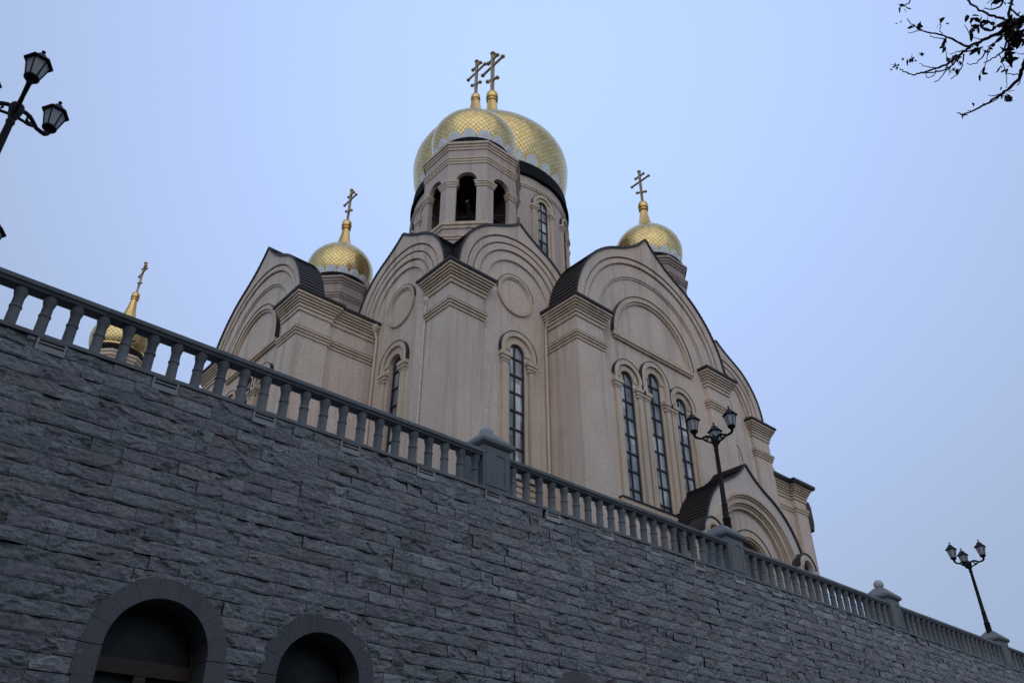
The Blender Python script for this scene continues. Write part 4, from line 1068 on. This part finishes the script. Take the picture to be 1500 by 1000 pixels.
def leaves(clusters, name, mat):
    mb = MB()
    for cx, cy, rx, ry, n, ln, d in clusters:
        for _ in range(n):
            x = random.gauss(cx, rx * 0.5); y = random.gauss(cy, ry * 0.5)
            p = aim(*Z8(x, y), d + random.uniform(-0.12, 0.12))
            ax = Vector((random.uniform(-1, 1), random.uniform(-1, 1), random.uniform(-1.3, 0.3))).normalized()
            sd_ = ax.cross(Vector((random.uniform(-1, 1), random.uniform(-1, 1), random.uniform(-1, 1)))).normalized()
            up = ax.cross(sd_); L = ln * random.uniform(0.7, 1.3); wd = L * random.uniform(0.16, 0.26)
            V = [p, p + ax * L * 0.35 + sd_ * wd + up * 0.2 * wd, p + ax * L * 0.75 + sd_ * wd * 0.7 - up * 0.3 * wd, p + ax * L - up * wd * 0.8,
                 p + ax * L * 0.75 - sd_ * wd * 0.7 - up * 0.3 * wd, p + ax * L * 0.35 - sd_ * wd + up * 0.2 * wd, p + ax * L * 0.5 - up * 0.2 * wd]
            mb.add(V, [(0, 1, 6), (1, 2, 6), (2, 3, 6), (3, 4, 6), (4, 5, 6), (5, 0, 6)])
    mb.build(name, mat, tree, recalc=False)
leaves([(1120, 225, 75, 75, 64, 0.075, 9.0), (1150, 290, 55, 55, 44, 0.07, 9.0), (1085, 460, 42, 55, 30, 0.07, 8.9), (1090, 385, 30, 40, 12, 0.065, 8.9), (1030, 225, 40, 50, 12, 0.075, 9.0),
        (815, 240, 38, 30, 14, 0.08, 9.1), (862, 205, 16, 55, 9, 0.085, 9.1), (940, 182, 20, 18, 6, 0.07, 9.1), (790, 165, 14, 36, 4, 0.08, 9.2), (765, 120, 20, 6, 2, 0.07, 9.2), (1075, 560, 16, 14, 4, 0.06, 8.9), (950, 380, 16, 24, 5, 0.07, 8.9), (920, 415, 12, 26, 4, 0.06, 8.9)], 'withered_leaves', M['dryleaf'])
leaves([(285, 475, 45, 30, 12, 0.055, 8.5), (175, 530, 30, 45, 9, 0.055, 8.5), (220, 50, 45, 25, 6, 0.06, 9.2), (350, 205, 40, 30, 8, 0.065, 9.2), (545, 170, 20, 40, 7, 0.06, 9.3), (590, 185, 14, 12, 2, 0.05, 9.3), (575, 370, 40, 14, 5, 0.055, 8.9),
        (660, 460, 50, 25, 9, 0.065, 8.8), (690, 480, 30, 25, 6, 0.07, 8.8), (640, 565, 45, 15, 8, 0.06, 8.7), (595, 555, 15, 15, 4, 0.06, 8.7), (840, 392, 40, 12, 6, 0.08, 8.9), (380, 440, 15, 15, 4, 0.045, 8.8), (1065, 770, 22, 22, 7, 0.07, 8.6),
        (1130, 785, 12, 14, 1, 0.06, 8.6), (1070, 820, 14, 14, 2, 0.06, 8.6), (1035, 705, 5, 4, 1, 0.06, 8.6), (1090, 755, 10, 8, 2, 0.06, 8.6), (795, 835, 12, 8, 1, 0.05, 8.4), (870, 600, 20, 20, 3, 0.06, 8.8), (1070, 20, 18, 10, 2, 0.06, 9.2),
        (940, 32, 45, 5, 3, 0.09, 9.3), (305, 70, 10, 10, 1, 0.05, 9.3), (190, 190, 15, 8, 2, 0.05, 9.3), (720, 925, 18, 8, 3, 0.05, 8.3), (1200, 380, 25, 15, 3, 0.08, 8.9), (1030, 540, 14, 8, 2, 0.06, 8.9)], 'leaves', M['leaf'])
mb = MB()
for p in tips:
    for _ in range(2):
        ax = Vector((random.uniform(-1, 1), random.uniform(-1, 1), random.uniform(-1.3, 0.3))).normalized(); sd_ = ax.cross(Vector((random.uniform(-1, 1), random.uniform(-1, 1), 0.3))).normalized(); L = random.uniform(0.05, 0.09)
        mb.add([p, p + ax * L * 0.5 + sd_ * L * 0.22, p + ax * L, p + ax * L * 0.5 - sd_ * L * 0.22], [(0, 1, 2), (0, 2, 3)])
mb.build('leaves', M['dryleaf'], tree, recalc=False)
